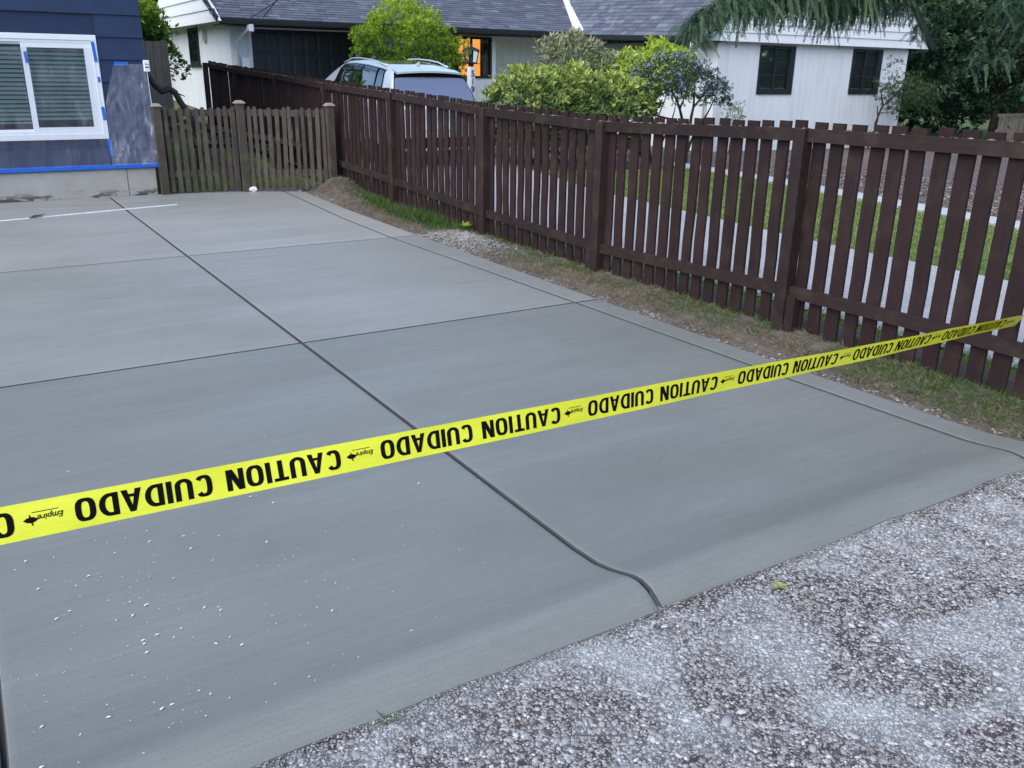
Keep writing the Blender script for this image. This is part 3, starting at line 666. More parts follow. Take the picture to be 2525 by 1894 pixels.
# stake that holds the near end, outside the picture on the left
p=tapept(S0+.02,.5); st=MB(); st.box(p.x-.045,p.x-.005,p.y-.02,p.y+.02,-.02,1.0); tag(st.obj('wooden_stake',MT['cap'],None,bevel=.003),'wooden stake holding the left end of the caution tape','stake')

# ---------------------------------------------------------------- blue house
bh=thing('blue_house','navy blue house with lap siding and a white sliding window under plastic film','house',(-1.8,12.6,0))
def bobj(m,name,mat,parent=bh,loc=None,**k):
    o=m.obj(name,mat,parent,**k); o.location=Vector((1.8,-12.6,0)); return o
m=MB(); m.box(-7,1.902,12.60,22,-.3,.372); fo_=bobj(m,'foundation',MT['found'])
m=MB(); m.box(1.910,2.262,12.603,22,-.3,.370); bobj(m,'foundation_end',MT['found'])
m=MB(); 
# wall body with window opening
for x0,x1,z0,z1 in ((-7,-.62,.374,5.2),(1.66,2.27,.374,5.2),(-.62,1.66,.374,.82),(-.62,1.66,1.90,5.2)): m.box(x0,x1,12.612,12.76,z0,z1)
m.box(-7,2.27,12.9,22,.374,5.2); bobj(m,'wall',MT['navy'])
edges=[.352,.605,.880,1.150,1.420,1.690,1.955,2.215,2.48,2.745,3.01,3.28,3.55,3.82,4.09,4.36,4.63,4.9]
for a,b in zip(edges,edges[1:]):
    spans=[(-7,2.30)]
    if b>.73 and a<1.97: spans=[(-7,-.72),(1.748,2.30)]
    for x0,x1 in spans:
        m=MB(); m.prism([(12.574,a),(12.612,a),(12.612,b+.01),(12.600,b+.01)],x0,x1,'x'); bobj(m,'siding_board',MT['navy'])
wn=thing('window',None,None); del wn['category']; del wn['label']; wn.parent=bh; wn.location=(1.8,-12.6,0)
def wobj(m,name,mat,**k): return m.obj(name,mat,wn,**k)
for nm,b in (('trim',(-.72,1.746,12.568,12.60,1.905,1.97)),('trim',(-.72,1.746,12.568,12.60,.735,.805)),('trim',(1.685,1.746,12.569,12.60,.805,1.905)),('trim',(-.72,-.66,12.569,12.60,.805,1.905))):
    m=MB(); m.box(*b); wobj(m,nm,MT['white'],bevel=.003)
def frame(x0,x1,z0,z1,w,y0,y1,nm,wb=None):
    m=MB(); wb=wb or w
    m.box(x0,x1,y0,y1,z1-w,z1); m.box(x0,x1,y0,y1,z0,z0+wb); m.box(x0,x0+w,y0+.001,y1,z0+wb,z1-w); m.box(x1-w,x1,y0+.001,y1,z0+wb,z1-w); return wobj(m,nm,MT['white'])
frame(-.66,1.685,.805,1.905,.03,12.58,12.65,'frame')
frame(.905,1.655,.835,1.875,.062,12.585,12.615,'sash',.05)
frame(-.63,.935,.835,1.875,.028,12.617,12.64,'sash',.03)
m=MB(); m.box(.967,1.593,12.598,12.602,.885,1.813); wobj(m,'pane',MT['pane'])
m=MB(); m.box(-.602,.907,12.628,12.632,.865,1.847); wobj(m,'pane',MT['pane'])
m=MB(); m.box(-.75,1.78,12.89,12.895,.7,2.0); wobj(m,'room',MT['dark'])
for x0,x1,zb in ((.94,1.66,.99),(-.62,.90,.95)):
    z=1.85
    while z>zb:
        m=MB(); yy=12.665; n=4; vs=[];fs=[]
        for i in range(n+1):
            t=i/n-.5; vs+=[(x0,yy+t*.030,z+.034*t-.004*(t*2)**2),(x1,yy+t*.030,z+.034*t-.004*(t*2)**2)]
        for i in range(n): fs.append((2*i,2*i+1,2*i+3,2*i+2))
        m.add(vs,fs); me=m.mesh('slat'); o=link('blind_slat',me,wn,MT['blind']); sm=o.modifiers.new('s','SOLIDIFY'); sm.thickness=.0015
        z-=.0505
    m=MB(); m.box(x0,x1,12.655,12.68,zb-.02,zb); wobj(m,'blind_rail',MT['blind'])
# sensor box on the corner
sn=MB(); sn.box(2.262,2.335,12.53,12.582,1.55,1.69); so=tag(sn.obj('outdoor_sensor',MT['white'],None,bevel=.008),'small white weather box on the corner of the blue house','utility box')
m=MB(); m.box(2.275,2.322,12.524,12.531,1.60,1.612).box(2.27,2.33,12.524,12.531,1.64,1.645); m.obj('louvre',MT['hole'],so)
# ---- painter's tape
def strip_tape(x0,z0,x1,z1,w,label,y=12.562,grp=None):
    d=Vector((x1-x0,0,z1-z0)); L=d.length; d.normalize(); s=Vector((-d.z,0,d.x)); n=max(2,int(L/.06)); vs=[];fs=[]
    for i in range(n+1):
        c=Vector((x0,y,z0))+d*(L*i/n); e=.002*mnoise.noise(Vector((i*.9,x0*7,z0*5)))
        for j,t in enumerate((-.5,-.17,.17,.5)): vs.append(c+s*(w*t+e)+Vector((0,-.002+.0025*mnoise.noise(Vector((i*.7,j*2.,x0*9))),0)))
    for i in range(n):
        for j in range(3): fs.append((i*4+j,i*4+j+1,i*4+j+5,i*4+j+4))
    o=link('painter_tape',MB().add(vs,fs).mesh('painter_tape'),None,MT['bluetape']); sm=o.modifiers.new('s','SOLIDIFY'); sm.thickness=.0012
    tag(o,label,'tape','strips of blue painter tape on the blue house')
strip_tape(-3,.385,2.325,.389,.058,'long blue painter tape along the bottom edge of the navy siding',12.572)
strip_tape(1.700,1.895,1.712,1.66,.036,'short blue tape at the top right of the white window trim')
strip_tape(.945,1.765,.952,1.635,.036,'short blue tape on the upper part of the white window mullion',12.575)
strip_tape(1.717,1.485,1.719,1.42,.026,'smallest scrap of blue tape halfway down the window trim')
strip_tape(1.715,1.125,1.722,.965,.036,'blue tape near the lower right corner of the window trim')
strip_tape(1.737,.735,1.752,.52,.042,'blue tape below the window corner on the navy siding',12.574)
strip_tape(1.92,1.645,2.08,1.642,.045,'blue tape holding the top of the plastic on the navy siding',12.570)
# ---- plastic films
def film(name,poly_left,poly_right,z0,z1,y,amp,v,label,nx=46,nz=60,seed=0):
    V=[];A=[]
    for j in range(nz+1):
        z=z0+(z1-z0)*j/nz
        xl=np.interp(z,*zip(*poly_left)); xr=np.interp(z,*zip(*poly_right))
        for i in range(nx+1):
            x=xl+(xr-xl)*i/nx
            w=abs(mnoise.noise(Vector((x*4+z*2.2,z*1.1,seed))))*1.4+.5*abs(mnoise.noise(Vector((x*9-z*4,z*4,seed+3))))
            V.append((x,y-amp*w,z)); A.append(v*(.7+1.*abs(mnoise.noise(Vector((x*3,z*3,seed+8))))))
    i=np.arange((nx+1)*(nz+1)).reshape(nz+1,nx+1); F=np.stack([i[:-1,:-1],i[:-1,1:],i[1:,1:],i[1:,:-1]],-1).reshape(-1,4)
    o=link(name,npmesh(name,V,F,A,True),None,MT['film']); tag(o,label,'plastic sheet'); return o
film('plastic_sheet',[(.40,1.735),(1.16,1.755),(1.64,1.91)],[(.40,2.305),(1.3,2.295),(1.64,2.27)],.40,1.64,12.568,.034,.15,'crinkled clear plastic sheet taped over the siding right of the window',seed=1)
film('plastic_sheet',[(.40,-2.5),(1.85,-2.5)],[(.40,1.72),(.73,1.73),(1.85,1.70)],.40,1.82,12.562,.018,.07,'thin clear plastic sheet masking the white sliding window',nx=110,seed=5)
# folded edge of the sheet
m=MB(); m.tube([(2.296,12.556,1.60),(2.303,12.55,1.2),(2.312,12.552,.8),(2.318,12.556,.42)],.006,6); m.obj('sheet_fold',MT['film'],bpy.data.objects['plastic_sheet'])
# white smear across the slab near the house
pts=[(.25,11.05),(.7,11.13),(1.2,11.25),(1.7,11.35),(2.29,11.50)]
sw=MB(); vs=[];fs=[]; n=90
for i in range(n+1):
    t=i/n; x=-.6+2.87*t; yb=10.86+.227*(x+.6)+.012*mnoise.noise(Vector((x*2,0,0))); w=.036+.012*mnoise.noise(Vector((x*5,1,0)))
    for j in (-1,-.4,.4,1): vs.append((x,yb+w*j+.007*mnoise.noise(Vector((x*22,j*3,0))),.004+(.004 if abs(j)<1 else -.003)))
for i in range(n):
    for j in range(3): fs.append((i*4+j,i*4+j+1,i*4+5+j,i*4+4+j))
tag(sw.add(vs,fs).obj('white_strip',MT['smear'],None),'long whitish strip of masking lying on the slab before the blue house','masking strip')
m=MB(); m.add([(.60,11.10,.006),(.72,11.12,.02),(.80,11.20,.03),(.72,11.22,.012),(.66,11.17,.028)],[(0,1,4),(1,2,4),(2,3,4),(3,0,4)]); tag(m.obj('dark_leaf',MT['hole'],None),'curled dark leaf lying on the whitish strip','leaf')

# ---------------------------------------------------------------- white house
wh=thing('white_house','long low white house with dark grey shingle roof, black trim and a black garage door','house',(6,22,0))
WL=Vector((-6,-22,0))
def part(m,name,mat,parent=None,bevel=0,smooth=False,label=None):
    o=m.obj(name,mat,parent or wh,smooth,bevel)
    if (parent or wh) is wh: o.location=WL
    if label: o['label']=label
    return o
m=MB()
# walls: left flank, garage front with openings, wing flank, gable front, right flank
YW=22.1; XG=16.1; YG=16.5
m.box(5.98,6.12,22.24,29.2,-.2,2.72) # left flank, window cut added by frame
m.box(5.98,6.45,YW,YW+.14,-.2,2.75)
m.box(6.45,9.10,YW,YW+.14,2.52,2.75)
m.box(9.10,11.80,YW,YW+.14,-.2,2.75)
m.box(11.80,13.06,YW,YW+.14,-.2,1.45); m.box(11.80,13.06,YW,YW+.14,2.50,2.75)
m.box(13.06,13.20,YW,23.1,-.2,2.75)
m.box(13.20,16.1,23.1,23.24,-.2,2.75)
m.box(XG,XG+.14,19.2,23.1,-.4,2.70); m.box(XG,XG+.14,YG+.14,17.8,-.4,2.70); m.box(XG,XG+.14,17.8,19.2,-.4,1.30); m.box(XG,XG+.14,17.8,19.2,2.40,2.7)
for x0,x1,z0,z1 in ((XG,17.53,-.4,2.4),(18.80,21.07,-.4,2.4),(22.31,23.4,-.4,2.4),(17.53,18.80,-.4,1.17),(21.07,22.31,-.4,1.17),(17.53,18.8,2.33,2.4),(21.07,22.31,2.33,2.4)): m.box(x0,x1,YG,YG+.14,z0,z1)
m.box(23.26,23.4,YG+.14,28,-.4,2.4)
m.box(6.12,23.2,29.0,29.15,-.3,2.6)
part(m,'wall',MT['wwall'])
for z in ():pass
# roofs: main slope to the camera side, wing slopes, valley
p1=.46; p2=.92; YE=21.35; ZE=2.68; XE=15.55
def zmain(y): return ZE+p1*(y-YE)
corner=Vector((XE,21.5,2.64))
rf=MB()
def rslab(p):
    n=len(p); q=[tuple(v) for v in p]; rf.add(q+[(x,y,z-.06) for x,y,z in q],[tuple(range(n)),tuple(range(2*n-1,n-1,-1))]+[(i,n+i,n+(i+1)%n,(i+1)%n) for i in range(n)])
yr=25.1; zr=zmain(yr)
# main front slope ends at the valley
V0=corner; vt=(yr-corner.y); V1=Vector((corner.x+.5*vt,yr,corner.z+p1*vt))
rslab([(5.55,YE,ZE),(corner.x,corner.y,corner.z),V1,(5.55,yr,zr)])
rslab([(5.55,yr,zr),tuple(V1),(22,yr,zr),(22,28.4,2.8),(5.55,28.4,2.8)])
xr=19.85; zrg=2.45+p2*(xr-XE)
rslab([(XE,21.5,2.64),(XE,16.22,2.47),(xr,16.22,zrg),(xr,26,zrg+.1),(xr,26.5,zrg+.1),tuple(V1)])
rslab([(xr,16.22,zrg),(24.15,16.22,2.42),(24.15,28,2.5),(xr,28,zrg)])
me=rf.mesh('roof'); roof=link('roof',me,wh,MT['shinU']); roof.location=WL
# shingle tabs laid in courses on the two slopes that show
tabs=[]
def tabs_on(origin,du,dv,nn,u0,u1,vmax,inside,expo=.145,wid=.33):
    v=0; row=0
    while v<vmax:
        u=u0-random.random()*wid
        while u<u1:
            w=wid*random.choice((.55,.8,1,1.25)); 
            if inside(u+w/2,v+expo/2):
                th=.012+.006*random.random(); e=.006
                a=origin+du*(u+e)+dv*(v-.012*random.random()); b=origin+du*(u+w-e)+dv*(v-.012*random.random())
                c=origin+du*(u+w-e)+dv*(v+expo+.01); d=origin+du*(u+e)+dv*(v+expo+.01)
                lo=[a+nn*.001,b+nn*.001,c+nn*.001,d+nn*.001]; hi=[a+nn*th,b+nn*th,c+nn*(.003),d+nn*(.003)]
                val=min(1,max(0,random.gauss(.42,.25)))
                cen=(a+c)/2; tabs.append((cen,lo+hi,val))
            u+=w
        v+=expo; row+=1
dv=Vector((0,1,p1)).normalized(); nn=Vector((0,-p1,1)).normalized(); sl_=(V1.y-YE)*math.sqrt(1+p1*p1)
tabs_on(Vector((5.55,YE,ZE+.001)),Vector((1,0,0)),dv,nn,0,13,2.9,lambda u,v:(5.55+u)< corner.x+.5*max(0,(v*dv.y-.15))-.05 and u>0)
du2=Vector((0,-1,-.032)).normalized(); dv2=Vector((1,0,p2)).normalized(); nn2=Vector((-p2,0,1)).normalized()
tabs_on(Vector((XE,21.5,2.641)),du2,dv2,nn2,-3.2,5.28,3.6,lambda u,v: u>-2*(v*dv2.x)+.06 and u<5.25)
cp=Vector((0,0,1.6)); tabs.sort(key=lambda t:(t[0]-cp).length)
fq=[(0,1,2,3),(4,7,6,5),(0,4,5,1),(1,5,6,2),(3,7,4,0)]
def vis(t):
    d=t[0]-cp; return abs(d.dot(cr)/d.dot(cf))<.62 and d.dot(cu)/d.dot(cf)<.47
near=[t for t in tabs if vis(t)][:300]; ns_=set(id(t) for t in near)
big=MB()
for t in tabs:
    if id(t) in ns_:
        m=MB(); m.add([p-t[0] for p in t[1]],fq,t[2]); me=m.mesh('shingle'); me.materials.append(MT['shin']); o=bpy.data.objects.new('shingle',me); COL.objects.link(o); o.parent=roof; o.location=t[0]
    else: big.add(t[1],fq,t[2])
o=big.obj('shingle_courses',MT['shin'],roof,kind='stuff')
# valley flashing
vd=(V1-V0).normalized(); m=MB(); a0=V0-vd*.05+Vector((0,0,.05)); b_=V0+vd*4+Vector((0,0,.05))
for dx in (-.085,.085): m.bar(a0+Vector((dx,0,.06-dx*.35)),b_+Vector((dx,0,.06-dx*.35)),.15,.10,(-.3,-.3,1))
part(m,'valley_flashing',MT['white'])
# fascia and gutters
m=MB(); m.box(5.55,XE-.01,YE-.11,YE-.02,ZE-.13,ZE-.005); part(m,'gutter',MT['black'],bevel=.012)
m=MB(); m.bar((XE-.06,21.35,2.575),(XE-.06,16.24,2.41),.10,.13); part(m,'gutter',MT['black'],bevel=.012)
m=MB(); m.box(5.6,15.5,YE-.02,YW,ZE-.15,ZE-.12); m.box(XE,XG,16.3,21.4,2.36,2.38); part(m,'soffit',MT['black'])
# gables with clapboards
def gable(plane,pts,cl,axis,expo,prefix,flip=1):
    pass
cb=MB()
zb=2.385; k=0
while zb<5.6:
    z1=zb+.205
    xl=XE+.06+max(0,(z1-2.55))/p2; xr_=24.1-max(0,(z1-2.50))/.94
    if xr_-xl>.3:
        m=MB(); m.add([(XE+.06+max(0,(zb-2.5))/p2,16.30,zb),(24.12-max(0,(zb-2.46))/.94,16.30,zb),(xr_,16.325,z1+.006),(xl,16.325,z1+.006),(XE+.06+max(0,(zb-2.5))/p2,16.34,zb),(24.12-max(0,(zb-2.46))/.94,16.34,zb),(xr_,16.34,z1+.006),(xl,16.34,z1+.006)],[(0,1,2,3),(0,4,5,1),(4,7,6,5),(1,5,6,2),(0,3,7,4),(3,2,6,7)]); part(m,'clapboard',MT['wclap'])
    zb=z1
zb=2.60; yf=21.12; ybk=28.3
while zb<4.6:
    z1=zb+.27
    ya=lambda z: yf+max(0,(z-2.68))/.46; yb=lambda z: ybk-max(0,(z-2.78))/.6
    if yb(z1)-ya(z1)>.2:
        m=MB(); m.add([(5.50,ya(zb),zb),(5.50,yb(zb),zb),(5.53,yb(z1),z1+.006),(5.53,ya(z1),z1+.006),(5.55,ya(zb),zb),(5.55,yb(zb),zb),(5.55,yb(z1),z1),(5.55,ya(z1),z1)],[(0,3,2,1),(0,1,5,4),(4,5,6,7),(1,2,6,5),(0,4,7,3),(3,7,6,2)]); part(m,'clapboard',MT['wclap'])
    zb=z1
# rake boards
m=MB(); m.bar((24.17,16.26,2.40),(xr+.1,16.26,zrg+.05),.10,.17,(0,0,1)); part(m,'rake_board',MT['black'])
m=MB(); m.bar((XE+.02,16.26,2.50),(xr-.1,16.26,zrg+.05),.10,.15,(0,0,1)); part(m,'rake_board',MT['black'])
m=MB(); m.bar((5.50,YE-.1,2.64),(5.50,25.1,4.40),.05,.12,(0,0,1)); part(m,'rake_board',MT['black'])
# garage door with raised panels
gd=part(MB().box(6.45,9.10,YW+.06,YW+.10,.2,2.52),'garage_door',MT['door'])
zs=[.30,.84,1.38,1.92,2.46]
for za,zb_ in zip(zs,zs[1:]):
    xs=np.linspace(6.50,9.05,5)
    for xa,xb in zip(xs,xs[1:]):
        for q in (0,1):
            x0=xa+.03+q*(xb-xa)/2; x1=x0+(xb-xa)/2-.05
            m=MB(); m.add([(x0,YW+.058,za+.05),(x1,YW+.058,za+.05),(x1,YW+.058,zb_-.03),(x0,YW+.058,zb_-.03),(x0+.03,YW+.052,za+.08),(x1-.03,YW+.052,za+.08),(x1-.03,YW+.052,zb_-.06),(x0+.03,YW+.052,zb_-.06)],[(0,1,5,4),(1,2,6,5),(2,3,7,6),(3,0,4,7),(4,5,6,7)]); m.obj('door_panel',MT['door'],gd)
m=MB(); m.box(6.35,9.20,YW-.03,YW-.002,2.50,2.60); m.box(6.36,6.46,YW-.025,YW-.001,-.1,2.50); m.box(9.10,9.20,YW-.025,YW-.001,-.1,2.50); part(m,'door_trim',MT['wclap'])
# windows
def window(x0,x1,z0,z1,y,cols,rows,axis='y',fr=.05,casr=.0,sill=0,glow=False,curt=True):
    w=link('window',None,wh); w.location=WL
    def box_(m,a,b,ya,yb,c,d):
        if axis=='y': m.box(a,b,ya,yb,c,d)
        else: m.box(ya,yb,a,b,c,d)
    m=MB(); box_(m,x0,x1,y-.035,y+.05,z1-fr,z1); box_(m,x0,x1,y-.035,y+.05,z0,z0+fr+sill); box_(m,x0,x0+fr,y-.034,y+.05,z0+fr+sill,z1-fr); box_(m,x1-fr-casr,x1,y-.034,y+.05,z0+fr+sill,z1-fr); m.obj('frame',MT['black'],w)
    a0,a1=x0+fr,x1-fr-casr; c0,c1=z0+fr+sill,z1-fr
    for i in range(1,cols):
        xm=a0+(a1-a0)*i/cols; m=MB(); box_(m,xm-.028,xm+.028,y-.02,y+.03,c0,c1); m.obj('mullion',MT['black'],w)
    for i in range(cols):
        for j in range(1,rows):
            zm=c0+(c1-c0)*j/rows; aa=a0+(a1-a0)*i/cols+.028*(i>0); bb=a0+(a1-a0)*(i+1)/cols-.028*(i<cols-1)
            m=MB(); box_(m,aa,bb,y-.005,y+.012,zm-.009,zm+.009); m.obj('muntin',MT['black'],w)
        for j in range(rows):
            aa=a0+(a1-a0)*i/cols+.02; bb=a0+(a1-a0)*(i+1)/cols-.02; m=MB(); box_(m,aa,bb,y+.014,y+.018,c0+(c1-c0)*j/rows+.01,c0+(c1-c0)*(j+1)/rows-.01); m.obj('pane',MT['pane'],w)
    if curt:
        m=MB(); n=40; vs=[];fs=[]
        for i in range(n+1):
            xx=x0+(x1-x0)*i/n; yy=y+.072+.010*math.sin(i*1.3)
            for zc in (z0,z1): vs.append((xx,yy,zc) if axis=='y' else (yy,xx,zc))
        for i in range(n): fs.append((2*i,2*i+2,2*i+3,2*i+1))
        m.add(vs,fs); m.obj('curtain',MT['curtain'],w)
    e=.02; d=1.3 if glow else .5; xa,xb=x0+.01,x1-.01; za,zb2=z0+.01,z1-.01
    m=MB(); box_(m,xa-e,xb+e,y+.06+d,y+.06+d+e,za-e,zb2+e); box_(m,xa-e,xa,y+.06,y+.06+d,za,zb2); box_(m,xb,xb+e,y+.06,y+.06+d,za,zb2); box_(m,xa-e,xb+e,y+.06,y+.06+d,zb2,zb2+e); box_(m,xa-e,xb+e,y+.06,y+.06+d,za-e,za); m.obj('room',MT['dark'],w)
    if glow: m=MB(); box_(m,xa+.01,xb-.01,y+d,y+d+.03,za+.01,zb2-.01); m.obj('lit_wall',MT['warm'],w); m=MB(); box_(m,xb-.012,xb-.004,y+.32,y+d,za+.01,zb2-.01); m.obj('lit_wall',MT['warm'],w)
    return w
window(17.53,18.80,1.17,2.33,YG,2,3,fr=.05,casr=.13,sill=.09); window(21.07,22.31,1.17,2.33,YG,2,3,fr=.05,casr=.12,sill=.09)
window(17.8,19.2,1.30,2.40,XG,2,2,axis='x',fr=.07,curt=True)
gw=window(11.80,13.06,1.45,2.50,YW,2,3,fr=.06,casr=.0,glow=True,curt=False)
# side curtain, plant and picture silhouettes inside the lit room
m=MB(); vs=[];fs=[]; n=16
for i in range(n+1):
    xx=12.80+.22*i/n; yy=YW+.16+.03*math.sin(i*1.9); vs+=[(xx,yy,1.45),(xx,yy,2.5)]
for i in range(n): fs.append((2*i,2*i+2,2*i+3,2*i+1))
m.add(vs,fs); m.obj('side_curtain',plain('dark patterned curtain',(.16,.10,.06),.9,var=.5,sc=12),gw)
m=MB(); m.box(12.2,12.32,YW+.5,YW+.55,1.4,2.5); m.box(12.30,12.55,YW+.52,YW+.56,2.0,2.04); m.obj('door_frame',plain('dark wood',(.10,.03,.01),.5),gw)
m=MB(); m.box(12.62,12.72,YW+.42,YW+.45,1.75,2.15); m.obj('picture_frame',MT['dark'],gw)
w5=link('window',None,wh); w5.location=WL
m=MB(); m.box(5.94,5.99,25.18,26.2,1.70,2.60); m.obj('frame',MT['black'],w5)
for a,b in ((25.26,25.66),(25.72,26.12)):
    m=MB(); m.box(5.932,5.938,a,b,1.78,2.52); m.obj('pane',MT['carglass'],w5)
m=MB(); m.box(5.90,5.99,25.1,26.3,1.64,1.70); m.obj('sill',MT['black'],w5)
# corner boards, downspouts, service cables and boxes
m=MB(); m.box(5.955,6.10,YW-.03,YW-.005,-.2,2.53); part(m,'corner_board',MT['wclap'])
m=MB(); m.box(XG-.03,XG+.10,YG-.03,YG-.005,-.4,2.38); part(m,'corner_board',MT['wclap'])
def dsp(pts): part(MB().tube(pts,.035,8),'downspout',MT['white'],smooth=True)
dsp([(6.18,21.3,2.62),(6.18,21.3,2.46),(6.12,21.6,2.36),(5.98+.11,22.02,2.2),(6.09,22.02,.1)])
dsp([(15.52,16.75,2.40),(15.55,16.75,2.28),(15.85,16.75,2.10),(16.04,16.75,1.98),(16.04,16.75,-.3)])
m=MB(); m.box(6.18,6.30,21.24,21.36,2.40,2.62); part(m,'downspout_head',MT['white'],bevel=.02)
m=MB(); m.box(15.46,15.58,16.70,16.82,2.22,2.42); part(m,'downspout_head',MT['white'],bevel=.02)
m=MB(); m.box(6.17,6.36,YW-.12,YW-.002,1.50,1.86); part(m,'meter_box',MT['white'],bevel=.01)
m=MB(); m.box(5.86,5.97,24.3,24.6,2.25,2.50); part(m,'side_box',MT['white'],bevel=.01)
m=MB(); m.tube([(6.22,YW-.02,2.55),(6.21,YW-.03,2.2),(6.24,YW-.04,2.0),(6.32,YW-.04,1.95),(6.40,YW-.05,2.0),(6.38,YW-.04,2.4),(6.30,YW-.03,2.6)],.006,5); part(m,'wall_cable',MT['curtain'])
m=MB(); m.box(23.30,23.42,YG-.02,YG-.002,-.4,2.36); part(m,'corner_board',MT['wclap'])
# overhead service wires
def wire(p,q,sag,label):
    p=Vector(p);q=Vector(q); pts=[p.lerp(q,t)+Vector((0,0,-sag*4*t*(1-t))) for t in np.linspace(0,1,26)]
    tag(MB().tube(pts,.010,5).obj('service_wire',MT['rubber'],None),label,'cable')

wire((6.25,21.95,2.62),(7.0,6.0,6.2),.35,'black service cable running from the garage corner up over the yard')
wire((6.55,21.3,2.72),(7.3,8.0,8.3),.25,'thin upper cable rising from the roof edge left of the garage door')
# ---------------------------------------------------------------- parked car
car=thing('parked_car','pale silver blue SUV parked behind the brown fence, seen from the rear','car',(7.12,13.8,zg(7.1,14.8)+.0))
car.rotation_euler=(math.atan(.043),0,0)
def lerpt(T,y): 
    return float(np.interp(y,[a for a,_ in T],[b for _,b in T]))
WB=[(0,.70),(.06,.82),(.2,.885),(.5,.925),(1.2,.935),(3.3,.93),(4.1,.90),(4.45,.80),(4.62,.60),(4.66,.45)]
ZB=[(0,.93),(.12,.985),(.5,1.02),(2.6,.985),(3.5,.97),(4.2,.86),(4.6,.72),(4.66,.62)]
def lower(y):
    w=lerpt(WB,y); z=lerpt(ZB,y); return [(w*.90,.26),(w*.985,.36),(w*1.0,.55),(w*.985,.72),(w*1.0,.84),(w*.985,z-.05),(w*.94,z)]
ys=[0,.03,.06,.12,.2,.35,.5,.7,.9,1.2,1.6,2.1,2.6,3.1,3.5,3.8,4.1,4.3,4.45,4.55,4.62,4.66]
bm_=MB(); n=14; vs=[];fs=[]
for y in ys:
    h=lower(y); row=[(-x,y,z) for x,z in h]+[(x,y,z) for x,z in h[::-1]]; vs+=row
for i in range(len(ys)-1):
    for k in range(n-1): fs.append((i*n+k,i*n+k+1,(i+1)*n+k+1,(i+1)*n+k))
fs.append(tuple(range(n))); fs.append(tuple((len(ys)-1)*n+k for k in range(n)))
bm_.add(vs,fs); bo=bm_.obj('body',MT['paint'],car,smooth=False); 
for p in bo.data.polygons: p.use_smooth=len(p.vertices)==4
ZT=[(.10,.99),(.16,1.10),(.24,1.235),(.34,1.38),(.44,1.485),(.50,1.525),(.56,1.555),(.9,1.60),(1.5,1.635),(2.0,1.64),(2.5,1.615),(2.8,1.56),(3.1,1.42),(3.4,1.22),(3.72,.99)]
WR=[(.10,.70),(.24,.66),(.44,.60),(.56,.60),(.9,.615),(1.6,.63),(2.5,.61),(3.1,.60),(3.72,.66)]
def upper(y):
    zt=lerpt(ZT,y); zb=lerpt(ZB,y)-.03; wb=lerpt(WB,y)*.94-.02; k=max(0,min(1,(zt-zb)/.6)); wr=lerpt(WR,y); wb=wb if y>.3 else min(wb,.70+.2*y/.3+.05)
    e=wb+(wr-wb)*k
    return [(wb,zb),(wb-.015,zb+.05*k),(wb+(e-wb)*.45,zb+(zt-zb)*.45),(wb+(e-wb)*.82+.02*k,zb+(zt-zb)*.80),(e,zt-.055*k),(e-.05,zt-.022*k),(e*.55,zt-.006*k),(0,zt)]
def spt(y,u,off=0,side=1):
    h=upper(y); f=u*(len(h)-1); i=min(int(f),len(h)-2); t=f-i; x=h[i][0]*(1-t)+h[i+1][0]*t; z=h[i][1]*(1-t)+h[i+1][1]*t
    dx=h[i+1][0]-h[i][0]; dz=h[i+1][1]-h[i][1]; L=math.hypot(dx,dz) or 1; nx,nz=dz/L,-dx/L
    # tilt of the surface along y for the end screens
    z2=lerpt(ZT,y+.03)-lerpt(ZT,y-.03); s=z2/.06
    ny=-s*abs(nz); v=Vector((nx,ny,nz)).normalized()
    return Vector((side*(x+v.x*off),y+v.y*off,z+v.z*off))
ys2=sorted(set([a for a,_ in ZT]+list(np.linspace(.1,3.72,40).round(3))))
vs=[];fs=[];nu=15
for y in ys2:
    for k in range(-7,8): 
        s=-1 if k<0 else 1; vs.append(spt(y,1-abs(k)/7,0,s))
for i in range(len(ys2)-1):
    for k in range(14): fs.append((i*15+k,i*15+k+1,(i+1)*15+k+1,(i+1)*15+k))
MB().add(vs,fs).obj('roof_shell',MT['paint'],car,smooth=True)
def patch(name,mat,y0f,y1f,u0,u1,off,sides,ny=14,nu_=8,smooth=True):
    for s in sides:
        vs=[];fs=[]
        for j in range(nu_+1):
            u=u0+(u1-u0)*j/nu_; a=y0f(j/nu_); b=y1f(j/nu_)
            for i in range(ny+1): vs.append(spt(a+(b-a)*i/ny,u,off,s))
        for j in range(nu_):
            for i in range(ny): fs.append((j*(ny+1)+i,j*(ny+1)+i+1,(j+1)*(ny+1)+i+1,(j+1)*(ny+1)+i))
        MB().add(vs,fs).obj(name,mat,car,smooth=smooth)
B=(-1,1)
patch('side_window',MT['carglass'],lambda t:1.62,lambda t:2.72-.28*t,.16,.50,.012,B)
patch('side_window',MT['carglass'],lambda t:.98+.04*t,lambda t:1.56,.16,.50,.012,B)
patch('side_window',MT['carglass'],lambda t:.66+.10*t,lambda t:.93,.17,.49,.012,B)
patch('window_seal',MT['ink'],lambda t:.62+.12*t,lambda t:3.02-.42*t,.14,.53,.006,B,ny=30)
patch('chrome_strip',MT['chrome'],lambda t:.68,lambda t:2.75,.535,.555,.010,B,ny=30,nu_=1)
